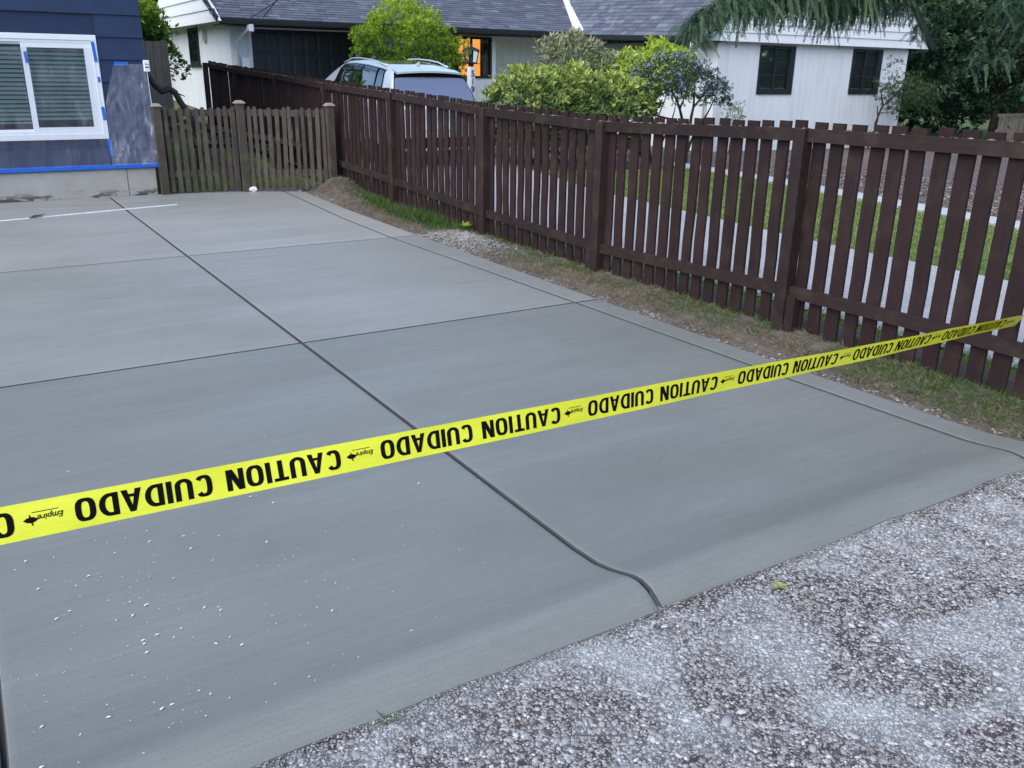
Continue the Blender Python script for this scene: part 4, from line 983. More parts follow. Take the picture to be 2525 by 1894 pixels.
def screen(name,mat,y0,y1,ue,off,ny=12,nx=16,mat2=None):
    vs=[];fs=[]
    for i in range(ny+1):
        y=y0+(y1-y0)*i/ny
        for k in range(nx+1):
            t=-1+2*k/nx; u=1-abs(t)*(1-ue); vs.append(spt(y,u,off,-1 if t<0 else 1))
    for i in range(ny):
        for k in range(nx): fs.append((i*(nx+1)+k,i*(nx+1)+k+1,(i+1)*(nx+1)+k+1,(i+1)*(nx+1)+k))
    MB().add(vs,fs).obj(name,mat,car,smooth=True)
screen('rear_window',MT['rearglass'],.115,.425,.66,.012)
screen('rear_seal',MT['ink'],.105,.47,.60,.006); screen('window_band',MT['ink'],.375,.475,.63,.016,ny=4)
screen('windscreen',MT['carglass'],2.86,3.66,.66,.012)
screen('glass_roof',MT['carglass'],1.05,2.55,.80,.008)
# spoiler lip, rails, aerial fin
m=MB(); vs=[];fs=[]
for k in range(17):
    t=-1+2*k/16; x=t*.60; c=-.02*(1-abs(t)**2); z=1.53-.03*t*t
    vs+=[(x,.60,z+.035),(x,.335+.03*abs(t)+c,z-.005),(x,.34+.03*abs(t)+c,z-.035),(x,.50,z-.03)]
for k in range(16):
    for q in range(4): fs.append((k*4+q,k*4+(q+1)%4,k*4+4+(q+1)%4,k*4+4+q))
fs+=[(0,1,2,3),(67,66,65,64)]; m.add(vs,fs); m.obj('spoiler',MT['paint'],car,smooth=False)
for s in B:
    m=MB(); m.tube([Vector((s*(lerpt(WR,y)-.03),y,lerpt(ZT,y)+(.020 if .95<y<2.55 else -.01))) for y in (.80,.95,1.2,1.6,2.0,2.4,2.55,2.75)],.013,6); m.obj('roof_rail',MT['paint'],car,smooth=True)
    m=MB(); m.box(s*.56-.20,s*.56+.20,-.012,.05,.80,.915) if False else m.add([(s*.40,-.012,.80),(s*.80,.055,.79),(s*.885,.20,.80),(s*.88,.20,.92),(s*.80,.06,.925),(s*.40,-.005,.91)],[(0,1,4,5),(1,2,3,4)]); m.obj('tail_light',MT['red'],car)
    for yy in (.92,3.78):
        w=link('wheel',None,car); w.location=(s*.80,yy,.36)
        m=MB(); m.tube([(-.11,0,0),(-.10,0,0),(.10,0,0),(.11,0,0)],[.33,.36,.36,.33],28); o=m.obj('tyre',MT['rubber'],w)
        m=MB(); m.tube([(s*.112,0,0),(s*.118,0,0)],[.235,.22],24); o=m.obj('rim',MT['chrome'],w)
m=MB(); m.add([(-.025,.78,1.59),(.025,.78,1.59),(.012,.95,1.60),(-.012,.95,1.60),(0,.76,1.655)],[(0,1,4),(1,2,4),(2,3,4),(3,0,4)]); m.obj('aerial_fin',MT['paint'],car)
m=MB(); m.box(-.26,.26,-.02,-.005,.60,.72); m.obj('licence_plate',MT['plate'],car)
m=MB(); m.box(-.75,.75,-.025,.12,.30,.47); m.obj('bumper_trim',MT['ink'],car,bevel=.02)

# ---------------------------------------------------------------- lamp post with house number
lx,ly=8.43,15.0; lz=zg(lx,ly)
lp=thing('lamp_post','white square lamp post with a black lantern and black house number 519','lamp post',(lx,ly,0))
m=MB(); m.box(-.055,.055,-.055,.055,lz-.1,1.695); m.obj('post',MT['wclap'],lp,bevel=.006)
m=MB(); m.box(-.035,.035,-.035,.035,1.697,1.76); m.box(-.085,.085,-.085,.085,1.755,1.775); m.obj('lantern_base',MT['black'],lp)
for sx in (-1,1):
    for sy in (-1,1):
        m=MB(); m.bar((sx*.075,sy*.075,1.775),(sx*.105,sy*.105,1.985),.016,.016); m.obj('lantern_bar',MT['black'],lp)
m=MB(); m.add([(-.13,-.13,1.985),(.13,-.13,1.985),(.13,.13,1.985),(-.13,.13,1.985),(-.03,-.03,2.04),(.03,-.03,2.04),(.03,.03,2.04),(-.03,.03,2.04)],[(0,3,2,1),(4,5,6,7),(0,1,5,4),(1,2,6,5),(2,3,7,6),(3,0,4,7)]); m.obj('lantern_cap',MT['black'],lp)
for sy in (-1,1):
    m=MB(); m.add([(-.07,sy*.075,1.778),(.07,sy*.075,1.778),(.10,sy*.104,1.982),(-.10,sy*.104,1.982)],[(0,1,2,3)]); m.obj('lantern_glass',MT['pane'],lp)
    m=MB(); m.add([(sy*.075,-.07,1.778),(sy*.075,.07,1.778),(sy*.104,.10,1.982),(sy*.104,-.10,1.982)],[(0,1,2,3)]); m.obj('lantern_glass',MT['pane'],lp)
for i,ch in enumerate('519'):
    fc=bpy.data.curves.new('num','FONT'); fc.body=ch; fc.size=.155; fc.extrude=.003; fc.offset=.002; fc.align_x='CENTER'
    fo=bpy.data.objects.new('t',fc); COL.objects.link(fo); dg=bpy.context.evaluated_depsgraph_get(); fm=bpy.data.meshes.new_from_object(fo.evaluated_get(dg)); bpy.data.objects.remove(fo)
    o=link('house_number',fm,lp,MT['black']); o.location=(.005,-.060,1.525-i*.138); o.rotation_euler=(PI/2,0,0)

# ---------------------------------------------------------------- vegetation
def dirs(n,zmin=-.3):
    d=nrm(RNG.normal(size=(n*3,3))); return d[d[:,2]>zmin][:n]
def foliage(C,Rr,ncl,nper,L,Wd,v0=.5,vtop=.5,vin=.0,up=.5,zmin=-.45,shell=(.72,1.0),lump=.22,ls=1.6,seed=1.,spread=.9,droop=0.):
    """clusters of leaves spread through the outer part of a lumpy crown; lighter leaves are the new growth at the top and tips"""
    C=np.array(C,float); Rr=np.array(Rr,float); d=dirs(ncl,zmin); n=len(d)
    q=np.array([mnoise.fractal(Vector(tuple(x*ls+seed)),.9,2.,3) for x in d]); r=RNG.uniform(*shell,n)**.6*(1+lump*q)
    P=C+d*Rr*r[:,None]; ax_=nrm(d*[1,1,.7]+[0,0,up]+RNG.normal(0,.35,(n,3)))
    P2=np.repeat(P,nper,0)+RNG.normal(0,L*.22,(n*nper,3)); A=np.repeat(ax_,nper,0); rnd=nrm(RNG.normal(size=A.shape)); D=nrm(A+rnd*spread+[0,0,-droop]); Nn=nrm(A+RNG.normal(0,.3,A.shape))
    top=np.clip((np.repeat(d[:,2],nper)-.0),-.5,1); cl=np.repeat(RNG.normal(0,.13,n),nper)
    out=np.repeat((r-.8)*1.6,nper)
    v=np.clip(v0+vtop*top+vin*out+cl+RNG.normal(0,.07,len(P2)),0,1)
    Lr=L*RNG.uniform(.6,1.15,len(P2)); return leaves(P2,D,Nn,Lr,Lr*Wd/L,v)
def merge(parts):
    V=[];F=[];A=[];b=0
    for v,f,a in parts: V.append(v);F.append(f+b);A.append(a);b+=len(v)
    return np.concatenate(V),np.concatenate(F),np.concatenate(A)
def crown(parent,parts,mat,name='crown'):
    V,F,A=merge(parts); V=V-np.array(parent.location)[None]; return link(name,npmesh(name,V,F,A),parent,mat)
def limbs(parent,paths,mat,name='trunk'):
    m=MB(); o=Vector(parent.location)
    for pts,r0,r1 in paths:
        pts=[Vector(p)-o for p in pts]; n=len(pts); q=[]
        for i in range(n-1):
            for t in (0,.33,.66): 
                p=pts[i].lerp(pts[i+1],t); p+=Vector((mnoise.noise(p*2.1),mnoise.noise(p*2.3+Vector((5,0,0))),0))*.035*min(1,r0*30); q.append(p)
        q.append(pts[-1]); m.tube(q,[r0+(r1-r0)*i/(len(q)-1) for i in range(len(q))],7)
    return m.obj(name,mat,parent,smooth=True)
def branches(base,tips,r0=.04,mid=.5,spread=.1):
    out=[]
    for t in tips:
        b=Vector(base)+Vector((random.uniform(-spread,spread),random.uniform(-spread,spread),0)); t=Vector(t); m_=b.lerp(t,mid)+Vector((random.uniform(-.08,.08),random.uniform(-.08,.08),random.uniform(-.12,.05)))
        out.append(([b,m_,t],r0,r0*.25))
    return out
# round bright shrub behind the car
t=thing('round_shrub','tall round bright green shrub behind the silver car in front of the garage','shrub',(9.65,20.2,zg(9.6,20.2)))
limbs(t,branches((9.65,20.2,.1),[(9.65+1.0*math.cos(a),20.2+.8*math.sin(a),2.3+.5*random.random()) for a in np.linspace(0,6,10)],.035),MT['bark'])
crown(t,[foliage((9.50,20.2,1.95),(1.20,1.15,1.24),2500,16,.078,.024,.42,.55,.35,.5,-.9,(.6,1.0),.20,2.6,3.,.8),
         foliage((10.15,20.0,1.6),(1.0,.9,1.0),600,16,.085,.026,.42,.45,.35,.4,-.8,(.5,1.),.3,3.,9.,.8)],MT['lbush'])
# rhododendron hedge
def rosettes(C,Rr,ncl,nper,L,Wd,**k): return foliage(C,Rr,ncl,nper,L,Wd,spread=1.05,**k)
t=thing('rhododendron','broad rhododendron bush with large leaves behind the fence, right of the lamp post','shrub',(9.7,13.7,zg(9.7,13.7)))
limbs(t,branches((9.4,13.7,-.1),[(8.3,13.6,1.1),(8.8,13.9,1.2),(9.2,13.5,1.2),(9.7,13.8,1.2),(10.2,13.6,1.1),(10.7,13.7,1.0)],.03,.5,.5),MT['barkd'])
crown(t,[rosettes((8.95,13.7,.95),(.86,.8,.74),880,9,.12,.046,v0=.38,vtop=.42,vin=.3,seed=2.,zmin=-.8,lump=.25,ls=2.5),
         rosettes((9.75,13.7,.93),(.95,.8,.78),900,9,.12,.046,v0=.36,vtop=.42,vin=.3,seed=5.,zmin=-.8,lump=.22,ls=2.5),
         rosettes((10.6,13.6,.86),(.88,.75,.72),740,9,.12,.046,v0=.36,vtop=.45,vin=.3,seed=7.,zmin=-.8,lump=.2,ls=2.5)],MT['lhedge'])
t=thing('tall_rhododendron','taller rhododendron with spent brown trusses and a few pink flowers behind the broad bush','shrub',(11.3,15.6,zg(11.3,15.6)))
limbs(t,branches((11.3,15.6,-.1),[(10.7,15.6,1.6),(11.1,15.5,2.0),(11.5,15.7,1.9),(11.9,15.6,1.5)],.035,.5,.2),MT['barkd'])
crown(t,[rosettes((11.15,15.6,1.45),(.74,.7,.90),380,9,.17,.05,v0=.55,vtop=.25,vin=.3,seed=12.,zmin=-.7,lump=.35,ls=3.),rosettes((11.95,15.6,1.35),(.5,.5,.55),150,9,.17,.05,v0=.55,vtop=.2,vin=.3,seed=15.,zmin=-.7,lump=.3,ls=3.)],MT['lrhod'])
P=np.array([[10.9,15.0,1.35],[11.75,15.05,1.35],[11.2,15.0,1.6]]); pk_=[]
for p in P: pk_.append(foliage(p,(.06,.06,.06),10,5,.07,.035,.5,.2,zmin=-1))
crown(t,pk_,MT['pink'],'flower_cluster')
t=thing('azalea','yellow green azalea behind the broad bush, left of the blue flowering shrub','shrub',(12.9,15.4,zg(12.9,15.4)))
limbs(t,branches((12.9,15.4,-.1),[(12.3,15.4,1.3),(12.8,15.3,1.6),(13.3,15.5,1.8),(13.8,15.4,1.6)],.025,.5,.2),MT['barkd'])
crown(t,[rosettes((12.5,15.4,1.30),(.85,.6,.68),420,9,.14,.05,v0=.5,vtop=.4,vin=.3,seed=22.,zmin=-.7,lump=.4,ls=3.),rosettes((13.4,15.4,1.62),(.78,.6,.60),380,9,.14,.05,v0=.5,vtop=.4,vin=.3,seed=25.,zmin=-.7,lump=.4,ls=3.)],MT['lazal'])
# ceanothus
t=thing('ceanothus','small multi stemmed ceanothus with dark leaves and blue flowers by the white wall','shrub',(12.6,13.6,zg(12.6,13.6)))
B0=(12.62,13.6,-.1)
limbs(t,[((B0,(12.6,13.6,.5),(12.35,13.6,.95),(12.0,13.5,1.4)),.05,.012),((B0,(12.66,13.6,.55),(12.75,13.6,1.0),(12.7,13.6,1.5)),.05,.012),(((12.64,13.6,.1),(12.85,13.55,.62),(13.1,13.6,.85),(13.35,13.6,1.3)),.035,.008),
  (((12.55,13.6,.35),(12.3,13.6,.75),(11.75,13.6,.86),(11.45,13.6,1.1)),.03,.01),(((12.0,13.8,-.1),(12.05,13.8,.4),(11.8,13.75,.85),(11.5,13.7,1.3)),.032,.008),(((11.9,13.8,-.1),(11.75,13.8,.5),(11.6,13.7,1.0)),.026,.008),(((12.02,13.8,.1),(12.3,13.75,.62),(12.35,13.7,1.1)),.024,.008),(((12.75,13.6,1.0),(13.0,13.5,1.4)),.02,.006),(((12.35,13.6,.95),(12.5,13.5,1.5)),.02,.006)],MT['barkd'])
ce=dict(zmin=-.35,lump=.22,ls=2.6,up=.3)
crown(t,[foliage((12.15,13.6,1.38),(.92,.75,.62),800,10,.045,.018,.42,.2,.4,seed=31.,**ce),foliage((12.85,13.6,1.22),(.62,.6,.55),420,10,.045,.018,.4,.2,.4,seed=33.,**ce),foliage((13.35,13.6,1.15),(.28,.3,.35),90,10,.045,.018,.4,.2,.4,seed=34.,**ce)],MT['lcean'])
crown(t,[foliage((12.1,13.6,1.42),(.95,.78,.63),320,16,.026,.016,.5,.3,.2,seed=31.,zmin=-.3,lump=.22,ls=2.6,shell=(.92,1.05)),foliage((12.75,13.6,1.3),(.55,.6,.52),50,16,.026,.016,.4,.2,.4,seed=33.,zmin=-.1,shell=(.92,1.0))],MT['fcean'],'flower_cluster')
# small shrub by the downspout, fern, maple
t=thing('small_shrub','sparse little shrub at the foot of the white downspout','shrub',(16.0,15.7,zg(16,15.7)))
limbs(t,branches((16.0,15.7,-.2),[(15.8,15.7,.75),(15.95,15.7,.95),(16.1,15.65,1.0),(16.3,15.7,.85)],.02,.5,.05),MT['bark'])
crown(t,[foliage((16.03,15.7,.72),(.30,.25,.36),60,8,.07,.022,.4,.3,.2,zmin=-.9,shell=(.3,1.))],MT['lrhod'])
t=thing('fern','low sword fern against the pale gable wall','fern',(20.9,16.0,zg(20.9,16)))
parts=[]
for k in range(40):
    a=random.uniform(0,2*PI); L=random.uniform(.45,.8); n=22; tt=np.linspace(.1,1,n); r=L*tt; z=.75*L*np.sin(tt*2.0)*.95; px=20.9+np.cos(a)*r*.8+random.uniform(-.5,.5); py=15.95+np.sin(a)*r*.4; P=np.stack([px,py,zg(20.9,16)+.1+z],1)
    for s in (-1,1):
        D=np.tile([[math.cos(a+s*1.3),math.sin(a+s*1.3),.1]],(n,1)); parts.append(leaves(P,D,np.tile([[0,0,1.]],(n,1)),.10*(1.05-tt),.022,np.full(n,random.uniform(.3,.8))))
crown(t,parts,MT['fern'],'fronds')
t=thing('japanese_maple','slender fine leaved maple at the right corner of the white gable','tree',(21.3,15.6,zg(21.3,15.6)))
limbs(t,[(((21.3,15.6,-.2),(21.2,15.6,.45),(21.45,15.6,.9),(21.25,15.6,1.25),(21.6,15.6,1.6)),.035,.01),(((21.05,15.6,-.2),(21.3,15.6,.55),(21.2,15.6,.9)),.025,.012),(((21.45,15.6,.9),(22.1,15.6,1.3),(22.9,15.6,1.5)),.02,.006),(((21.3,15.6,.7),(21.9,15.6,.75)),.014,.005)],MT['barkd'])
crown(t,[foliage((22.2,15.6,1.30),(1.0,.7,.42),330,10,.075,.02,.5,.3,.2,zmin=-.8,shell=(.2,1.),lump=.5,ls=3,droop=.3,seed=41.),foliage((23.0,15.8,1.0),(.8,.7,.55),300,10,.08,.022,.45,.3,.2,zmin=-.9,shell=(.2,1.),lump=.4,ls=3,droop=.3,seed=44.),foliage((21.55,15.5,1.85),(.2,.3,.35),30,8,.08,.022,.35,.2,zmin=-.9,shell=(.2,1.)),foliage((21.8,15.6,.85),(.4,.3,.15),30,9,.07,.02,.4,.2,zmin=-.9,shell=(.2,1.))],MT['lmaple'])
# dark broad leaved trees on the right
def tree(name,label,x,y,h,rc,ncl,mat,L,Wd,bm,cz=None,seed=0,v0=.35,lab='tree',zr=None,group=None,trunkr=.16,nper=12):
    z0=zg(x,min(y,24)); t=thing(name,label,lab,(x,y,z0),group=group)
    cz=cz or h*.62; zr=zr or h*.42
    tips=[(x+rc*.7*math.cos(a),y+rc*.7*math.sin(a),z0+cz+zr*.5*random.uniform(-.6,.9)) for a in np.linspace(0,5.6,8)]
    limbs(t,[(((x,y,z0-.2),(x+.1,y,z0+h*.3),(x,y,z0+h*.9)),trunkr,.04)]+[(((x,y,z0+h*random.uniform(.18,.4)),(Vector((x,y,z0+h*.5)).lerp(Vector(tp_),.5)),tp_),trunkr*.4,.015) for tp_ in tips],bm)
    parts=[]
    for k in range(7):
        a=k*2.4; c=(x+rc*.42*math.cos(a),y+rc*.42*math.sin(a),z0+cz+zr*.45*math.sin(k*1.9)); parts.append(foliage(c,(rc*.62,rc*.62,zr*.62),ncl//7,nper,L,Wd,v0,.3,.3,seed=seed+k*3.1,zmin=-.95,shell=(.35,1.),lump=.35,ls=2.2,droop=.35))
    crown(t,parts,mat); return t
tree('broadleaf_tree','dark broad leaved tree closest to the right corner of the white gable',26.6,19.2,7.5,2.9,1500,MT['ltree'],.19,.085,MT['barkd'],seed=51,cz=3.6,zr=3.4)
tree('broadleaf_tree','dark broad leaved tree at the right edge, standing before the slatted fence',30.2,17.6,6.5,2.7,1500,MT['ltree'],.19,.085,MT['barkd'],seed=57,cz=3.1,zr=2.8)
tree('broadleaf_tree','tall dark tree behind the other broad leaved trees on the right',33.0,22.5,10,4.6,1500,MT['ltree'],.26,.12,MT['barkd'],seed=63,cz=5,zr=5,v0=.25)
tree('broadleaf_tree','shadowy background tree seen between the white gable and the right hand trees',29.5,27,10,4.4,1300,MT['ltree'],.28,.13,MT['barkd'],seed=69,cz=4.6,zr=4.8,v0=.22)
t=thing('dark_hedge','dense dark hedge under the trees behind the brown fence on the right','hedge',(30,21.0,-.3))
crown(t,[foliage((x,21.0,1.0),(1.3,.9,1.6),260,12,.16,.07,.18,.15,.2,seed=x,zmin=-.95,shell=(.3,1.),lump=.2) for x in (24.8,26.6,28.4,30.2,32.0,33.8,35.6)],MT['ltree'])
# slatted fence under them
t=thing('slatted_fence','grey vertical slat fence under the trees at the far right','fence',(30,16.9,-.2))
for k in range(20):
    x=29.4+k*.19; z0=zg(x,16.9); m=MB(); m.box(x-.06-30,x+.06-30,-.012,.012,z0+.2,z0+.2+.80+.02*math.sin(k*2.3)); m.obj('slat',MT['oldboard'],t)
for zz_ in (.25,.75): MB().box(-.7,3.2,.013,.05,zz_-.1,zz_).obj('rail',MT['oldboard'],t)
# cedar with hanging sprays, its limb reaching in from the right
t=thing('cedar_tree','large cedar whose drooping sprays hang across the top right of the picture','tree',(21.5,9.0,zg(21.5,9)))
limbs(t,[(((21.5,9,-.4),(21.5,9,3),(21.4,9,8),(21.4,9,12)),.34,.12),(((21.4,9,4.3),(18,9.4,4.3),(14.5,9.9,3.55),(11.8,10,3.05),(9.9,10,2.72),(9.15,10,2.30)),.09,.006),(((18,9.4,4.3),(15.5,10.2,3.5),(13.2,10.4,3.0),(12.2,10.4,2.7)),.04,.006),
  (((21.4,9,3.9),(19,9.6,3.6),(17,10.2,3.2),(15.8,10.6,2.9)),.06,.008),(((21.4,9,5.2),(18,9.0,5.2),(15,9.2,4.6),(12,9.4,4.2)),.06,.008),(((21.4,9,4.6),(20,10.0,4.3),(18.6,10.6,3.6)),.04,.01)],MT['bark'])
def sprays(path,n,lmin,lmax,side=.35,vv=.4,t0=0.,t1=1.,back=0):
    pts=[np.array(p,float) for p in path]; seg=len(pts)-1; parts=[]
    for k in range(n):
        u=t0+(t1-t0)*random.random(); f=u*seg; i=min(int(f),seg-1); p=pts[i]*(1-(f-i))+pts[i+1]*(f-i)
        out=np.array([random.gauss(-.15,.5),random.gauss(0,.6),0]); L=random.uniform(lmin,lmax); m=int(L/.018); tt=np.linspace(0,1,m)[:,None]
        c=p+out*side*tt**.7*L*2.0+np.array([0,0,-1.])*(L*tt**1.25); c=c+np.array([random.gauss(0,.05),random.gauss(0,.05),random.gauss(0,.03)])
        tan=nrm(np.gradient(c,axis=0)); sd=nrm(np.cross(tan,nrm(np.array([random.gauss(0,1),random.gauss(0,1),.15])))); val=np.clip(vv+.22*random.gauss(0,1)+.3*tt[:,0]-.1,0,1)
        for s in (-1,1):
            D=nrm(tan*1.0+sd*s*.62+RNG.normal(0,.12,tan.shape)+[0,0,-.25]); Ln=(.095*(1.1-.7*tt[:,0]))*RNG.uniform(.6,1.2,m); parts.append(leaves(c,D,np.cross(tan,sd),Ln,.013,val))
    return parts
sp=[]
sp+=sprays([(9.12,10,2.22),(9.5,10,2.5),(10.2,10,2.75),(11.2,10,2.95)],260,.12,.42,.5,.45)
sp+=sprays([(9.9,10,2.72),(10.8,10,2.9),(11.6,10.1,3.05)],190,.35,.72,.3,.35)
sp+=sprays([(11.4,10,3.0),(12.6,10.1,3.05),(13.4,10.2,3.0)],170,.3,.72,.3,.4)
sp+=sprays([(12.2,10.4,2.72),(13.2,10.4,2.95),(14.4,10.3,3.1)],190,.3,.68,.3,.3)
sp+=sprays([(11.8,10,3.3),(13.5,10,3.5),(16,9.8,3.8)],220,.3,.7,.4,.35)
sp+=sprays([(14.6,10.4,2.8),(15.1,10.5,2.45),(15.25,10.5,2.28)],40,.08,.22,.6,.5)
sp+=sprays([(14.2,10.4,3.1),(14.7,10.5,2.85)],60,.2,.45,.4,.5)
rb=random.Random(5)
for k in range(30):
    z=rb.uniform(3.0,5.2); y0=rb.uniform(8.8,10.8); L=rb.uniform(1.6,3.8); x0=21.2; dy=rb.uniform(-.15,.3)
    pth=[(x0-L*t,y0+dy*L*t*.6,z+.10*L*t-.62*L*t*t*rb.uniform(.6,1)) for t in np.linspace(0,1,6)]
    sp+=sprays(pth,62,.14,.50,.55,.30,.15,1.)
sp+=sprays([(12,9.4,4.1),(15,9.2,4.6),(20,9,5.2)],200,.4,1.,.5,.4)
crown(t,sp,MT['lcedar'],'sprays')
V,F,A=foliage((12.05,22.55,1.85),(.22,.15,.38),26,7,.13,.05,.3,.2,zmin=-.9,shell=(.2,1.)); V=V-np.array([0,0,0]); link('house_plant',npmesh('house_plant',V,F,A),gw,MT['ltree'])
# behind the blue house on the left
t=thing('board_fence','tall weathered cedar board fence behind the blue house','fence',(3,20,.2))
x=1.2; k=0
while x<4.06:
    m=MB(); w=.138; h=2.12+.015*math.sin(k*1.7); z0=.10; m.prism([(x-3,z0-.3),(x-3+w,z0-.3),(x-3+w,h-.2-.02),(x-3+w-.02,h-.2),(x-3+.02,h-.2),(x-3,h-.2-.02)],-.012+(.006 if k%2 else 0),.012+(.006 if k%2 else 0)); m.obj('board',MT['oldboard'],t); x+=.146; k+=1
for z in (.3,1.7): MB().box(-1.8,1.05,.02,.06,z-.05,z+.05).obj('rail',MT['oldboard'],t)
t=thing('vine_trunk','gnarled old bare vine trunk twisting down behind the garden gate','vine',(2.9,15,.1))
limbs(t,[(((2.55,15.1,1.75),(2.72,15,1.55),(2.82,15,1.36),(2.93,15,1.25),(3.03,15,1.30),(3.12,15,1.24),(3.2,15,1.08),(3.3,15,.9),(3.42,15,.5),(3.4,15,.05)),.045,.05),(((3.12,15,1.24),(3.28,15.05,1.18)),.015,.006),(((2.72,15,1.55),(2.68,15,1.75)),.02,.01)],MT['bark'],'stem')
t=thing('laurel_shrub','bright green leafy shrub showing over the tall board fence','shrub',(3.9,21.9,.3))
limbs(t,branches((3.9,21.9,.2),[(3.5,21.9,2.2),(3.9,21.9,2.5),(4.2,21.9,2.3)],.03),MT['barkd'])
crown(t,[foliage((3.95,21.9,2.45),(.62,.5,.62),420,10,.11,.045,.45,.5,.3,seed=71.,zmin=-.8,shell=(.4,1.),lump=.3),foliage((4.0,22.0,1.8),(.8,.5,.7),300,10,.11,.045,.25,.2,.3,seed=74.,zmin=-.8,shell=(.4,1.))],MT['lbush'])
tree('background_tree','dark tree rising behind the gap between the two houses',3.6,32,9,4.2,1300,MT['ltree'],.30,.14,MT['barkd'],seed=81,cz=4.6,zr=4.5,v0=.25)
t=thing('timber_frame','low weathered timber planter frame standing on the grass behind the garden gate','planter',(3.6,14,0))
fr=[((2.60,14,.94),(5.0,13.4,.42)),((2.62,14,.80),(4.2,13.7,.44)),((3.1,14.1,.50),(4.3,14.0,.46)),((3.2,14.0,.40),(3.9,14.0,.02))]
for a,b in fr: MB().bar(Vector(a)-Vector((3.6,14,0)),Vector(b)-Vector((3.6,14,0)),.035,.07).obj('board',MT['grey'],t)
for x,h in ((2.7,.92),(3.5,.74),(4.3,.58)): MB().box(x-.03-3.6,x+.03-3.6,-.03,.03,-.05,h).obj('post',MT['grey'],t)

# ---------------------------------------------------------------- grass
def blades(name,xy,zf,L,Wd,mat,v,lean=.5,kind='stuff'):
    n=len(xy); P=np.stack([xy[:,0],xy[:,1],zf(xy[:,0],xy[:,1])-.004],1); D=nrm(np.stack([RNG.normal(0,lean,n),RNG.normal(0,lean,n),np.ones(n)],1)); Nn=nrm(RNG.normal(size=(n,3))*[1,1,.1])
    V,F,A=leaves(P,D,Nn,L,Wd,v,.1); return link(name,npmesh(name,V,F,A),None,mat,kind=kind)
def scat(n,x0,x1,y0,y1,s,thr,seed):
    xy=np.stack([RNG.uniform(x0,x1,n),RNG.uniform(y0,y1,n)],1); q=pnoise(xy,s,seed); return xy[q+RNG.normal(0,.12,n)>thr]
# along the fence, on our side
xy=scat(26000,4.22,4.72,1.8,11.4,2.6,-.02,3); xy=xy[(np.abs(xy[:,1]-7.75)>.42)|(xy[:,0]>4.5)]; bias=RNG.uniform(0,1,len(xy))<np.clip((xy[:,0]-4.15)/.35,.1,1); xy=xy[bias]
n=len(xy); blades('fence_grass',xy,soilz,RNG.uniform(.02,.065,n),.0042,MT['grass'],np.clip(RNG.normal(.42,.2,n),0,1),.7)
xy=np.stack([RNG.normal(4.45,.09,2600),RNG.normal(9.15,.38,2600)],1); n=len(xy); blades('tall_grass',xy,soilz,RNG.uniform(.06,.17,n),.005,MT['grass'],np.clip(RNG.normal(.35,.2,n),0,1),.6)
xy=np.stack([RNG.normal(4.50,.07,900),RNG.normal(10.35,.25,900)],1); n=len(xy); blades('tall_grass',xy,soilz,RNG.uniform(.06,.15,n),.005,MT['grass'],np.clip(RNG.normal(.5,.2,n),0,1),.6)
xy=scat(30000,4.05,4.72,1.8,11.6,1.7,-.10,19); n=len(xy); blades('dry_grass',xy,soilz,RNG.uniform(.02,.075,n),.0035,MT['dry'],np.clip(RNG.normal(.5,.25,n),0,1),2.2)
xy=scat(5000,4.12,4.7,1.4,3.4,2.6,-.2,31); n=len(xy); blades('fence_grass',xy,soilz,RNG.uniform(.02,.06,n),.004,MT['grass'],np.clip(RNG.normal(.5,.2,n),0,1),.9)
# beyond the fence
xy=np.stack([RNG.uniform(4.66,5.36,22000),RNG.uniform(0,14,22000)],1); n=len(xy); blades('verge_grass',xy,zgA,RNG.uniform(.03,.10,n),.006,MT['lgrass'],np.clip(RNG.normal(.5,.22,n),0,1),.6)
xy=np.stack([RNG.uniform(7.6,12.2,60000),RNG.uniform(2,15.5,60000)],1); lim=7.85+np.maximum(0,xy[:,1]-6)*.11; xy=xy[(xy[:,0]>lim)&(xy[:,0]<10.98+np.clip((xy[:,1]-5.9)*.22,0,1.2))&((xy[:,1]<13)|(xy[:,0]<8.5))]; n=len(xy)
blades('lawn_grass',xy,zgA,RNG.uniform(.025,.06,n),.010,MT['lgrass'],np.clip(RNG.normal(.45,.2,n)+.25*pnoise(xy,.7,4),0,1),.7)
def blz(X,Y): return -.04+.035*np.maximum(0,Y-12.6)
xy=np.stack([RNG.uniform(1.9,4.6,40000),RNG.uniform(12.7,19,40000)],1); n=len(xy); blades('back_lawn_grass',xy,blz,RNG.uniform(.03,.08,n),.008,MT['lgrass'],np.clip(RNG.normal(.8,.2,n),0,1),.7)
xy=np.stack([RNG.uniform(2.4,4.4,2600),RNG.uniform(0,1,2600)],1); xy[:,1]=12.55-(xy[:,0]-2.35)*.28+RNG.normal(.06,.05,2600); n=len(xy); blades('gate_grass',xy,blz,RNG.uniform(.02,.07,n),.004,MT['grass'],np.clip(RNG.normal(.6,.2,n),0,1),.7)
# bark chips standing proud of the far bed
n=9000; xx=RNG.uniform(11.4,16,n); yy=RNG.uniform(4.5,14,n); ok=xx>11.5+np.clip((yy-5.9)*.22,0,1.2); xx,yy=xx[ok],yy[ok]; n=len(xx)
P=np.stack([xx,yy,zgA(xx,yy)+.008],1); D=nrm(np.stack([RNG.normal(size=n),RNG.normal(size=n),RNG.normal(0,.25,n)],1)); V,F,A=leaves(P,D,nrm(RNG.normal(0,.3,(n,3))+[0,0,1]),RNG.uniform(.03,.09,n),RNG.uniform(.015,.04,n),RNG.uniform(0,1,n))
link('bark_chips',npmesh('bark_chips',V,F,A),None,mat_leaf('bark chip',(.09,.06,.05),(.22,.165,.145),(.42,.35,.33),.0,.9),kind='stuff')
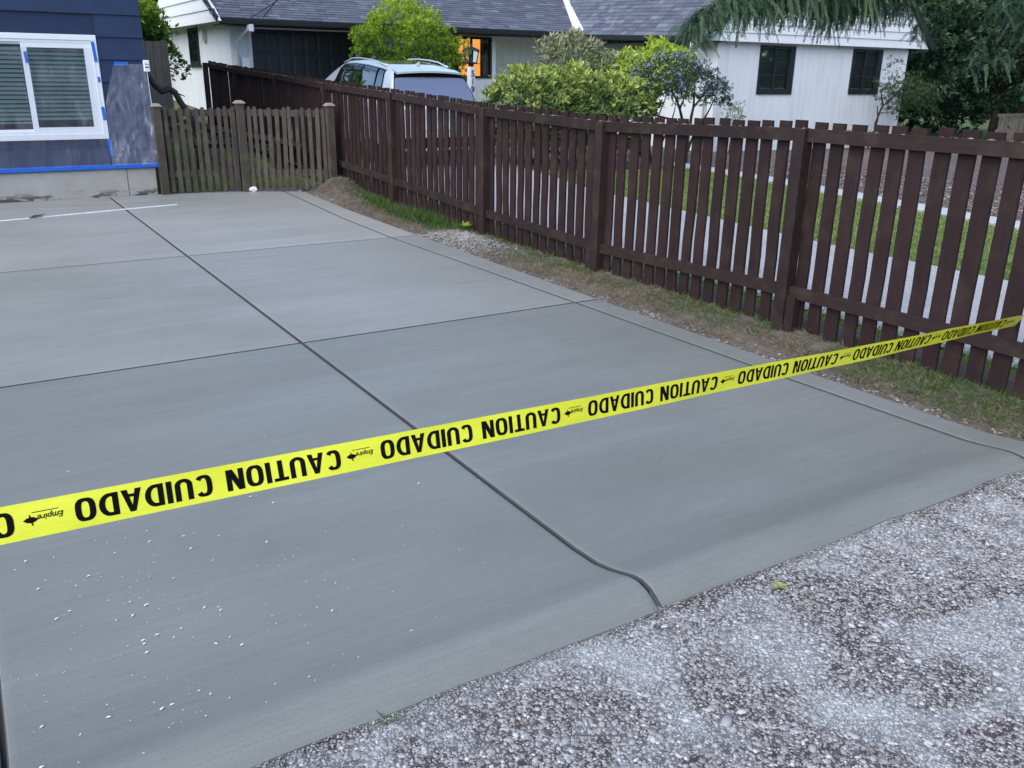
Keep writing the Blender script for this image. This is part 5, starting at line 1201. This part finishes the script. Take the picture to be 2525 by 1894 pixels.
# single weeds and leaves
def weed(x,y,z,L,n,label,mat,v=.6,flat=.5,wd=.2):
    a=np.linspace(0,2*PI,n,endpoint=False)+RNG.normal(0,.25,n); D=np.stack([np.cos(a),np.sin(a),np.full(n,flat)+RNG.normal(0,.15,n)],1); P=np.tile([[x,y,z]],(n,1))
    V,F,A=leaves(P,D,np.tile([[0,0,1.]],(n,1)),L*RNG.uniform(.6,1.1,n),L*wd,np.full(n,v)); o=link('weed',npmesh('weed',V,F,A),None,mat); tag(o,label,'weed')
weed(.714,1.715,.014,.05,11,'small spiky pale green weed where the slab meets the aggregate street',MT['fern'],.75,.35,.13)
weed(2.08,1.635,.016,.035,4,'tiny bright green weed lying on the aggregate street, far from the other',MT['lazal'],.7,.2,.35)
weed(4.48,8.12,.02,.13,14,'broad leaved green weed growing against a fence post by the gravel heap',MT['lbush'],.6,.9,.4)
weed(4.22,2.62,-.01,.05,8,'low rosette weed in the soil strip near the tape',MT['fern'],.5,.3,.3)

# unseen hedge and tree ring, added to block low sky and fill window reflections
t=thing('added_hedge','unseen long hedge added behind the viewpoint to block low sky in window reflections','hedge',(4,-12,-.1))
crown(t,[foliage((x,-12,1.1),(2.2,.8,1.5),90,9,.45,.24,.35,.2,zmin=-.9,shell=(.5,1.),lump=.1,seed=x) for x in np.arange(-20,32,2.6)],MT['ltree'])
MB().box(-22,26,-.35,.35,-.3,1.9).obj('dense_core',MT['barkd'],t)
def woods():
    n=26000; a=RNG.uniform(0,2*PI,n); hmx=10+3.5*np.sin(a*5+1)+2.5*np.sin(a*13)+1.5*np.sin(a*31); z=RNG.power(1.3,n)*hmx; r=66+RNG.normal(0,1.6,n)+3*np.sin(a*9)
    P=np.stack([8+r*np.cos(a),6+r*np.sin(a),z-.3],1); D=nrm(RNG.normal(size=(n,3))); V,F,A=leaves(P,D,nrm(RNG.normal(size=(n,3))),RNG.uniform(.9,1.9,n),RNG.uniform(.5,1.,n),np.clip(RNG.normal(.35,.2,n),0,1))
    t=link('added_woods_ring',npmesh('added_woods_ring',V,F,A),None,MT['ltree'],kind='stuff')
    m=MB(); k=120; vs=[];fs=[]
    for i in range(k):
        b=2*PI*i/k; hh_=8+3.5*math.sin(b*5+1)+2.5*math.sin(b*13); 
        for z_ in (-1,hh_): vs.append((8+70*math.cos(b),6+70*math.sin(b),z_))
    for i in range(k): j=(i+1)%k; fs.append((2*i,2*j,2*j+1,2*i+1))
    m.add(vs,fs).obj('sky_block_wall',MT['barkd'],t)  # dark ring wall added behind the leaves to block low sky
woods()
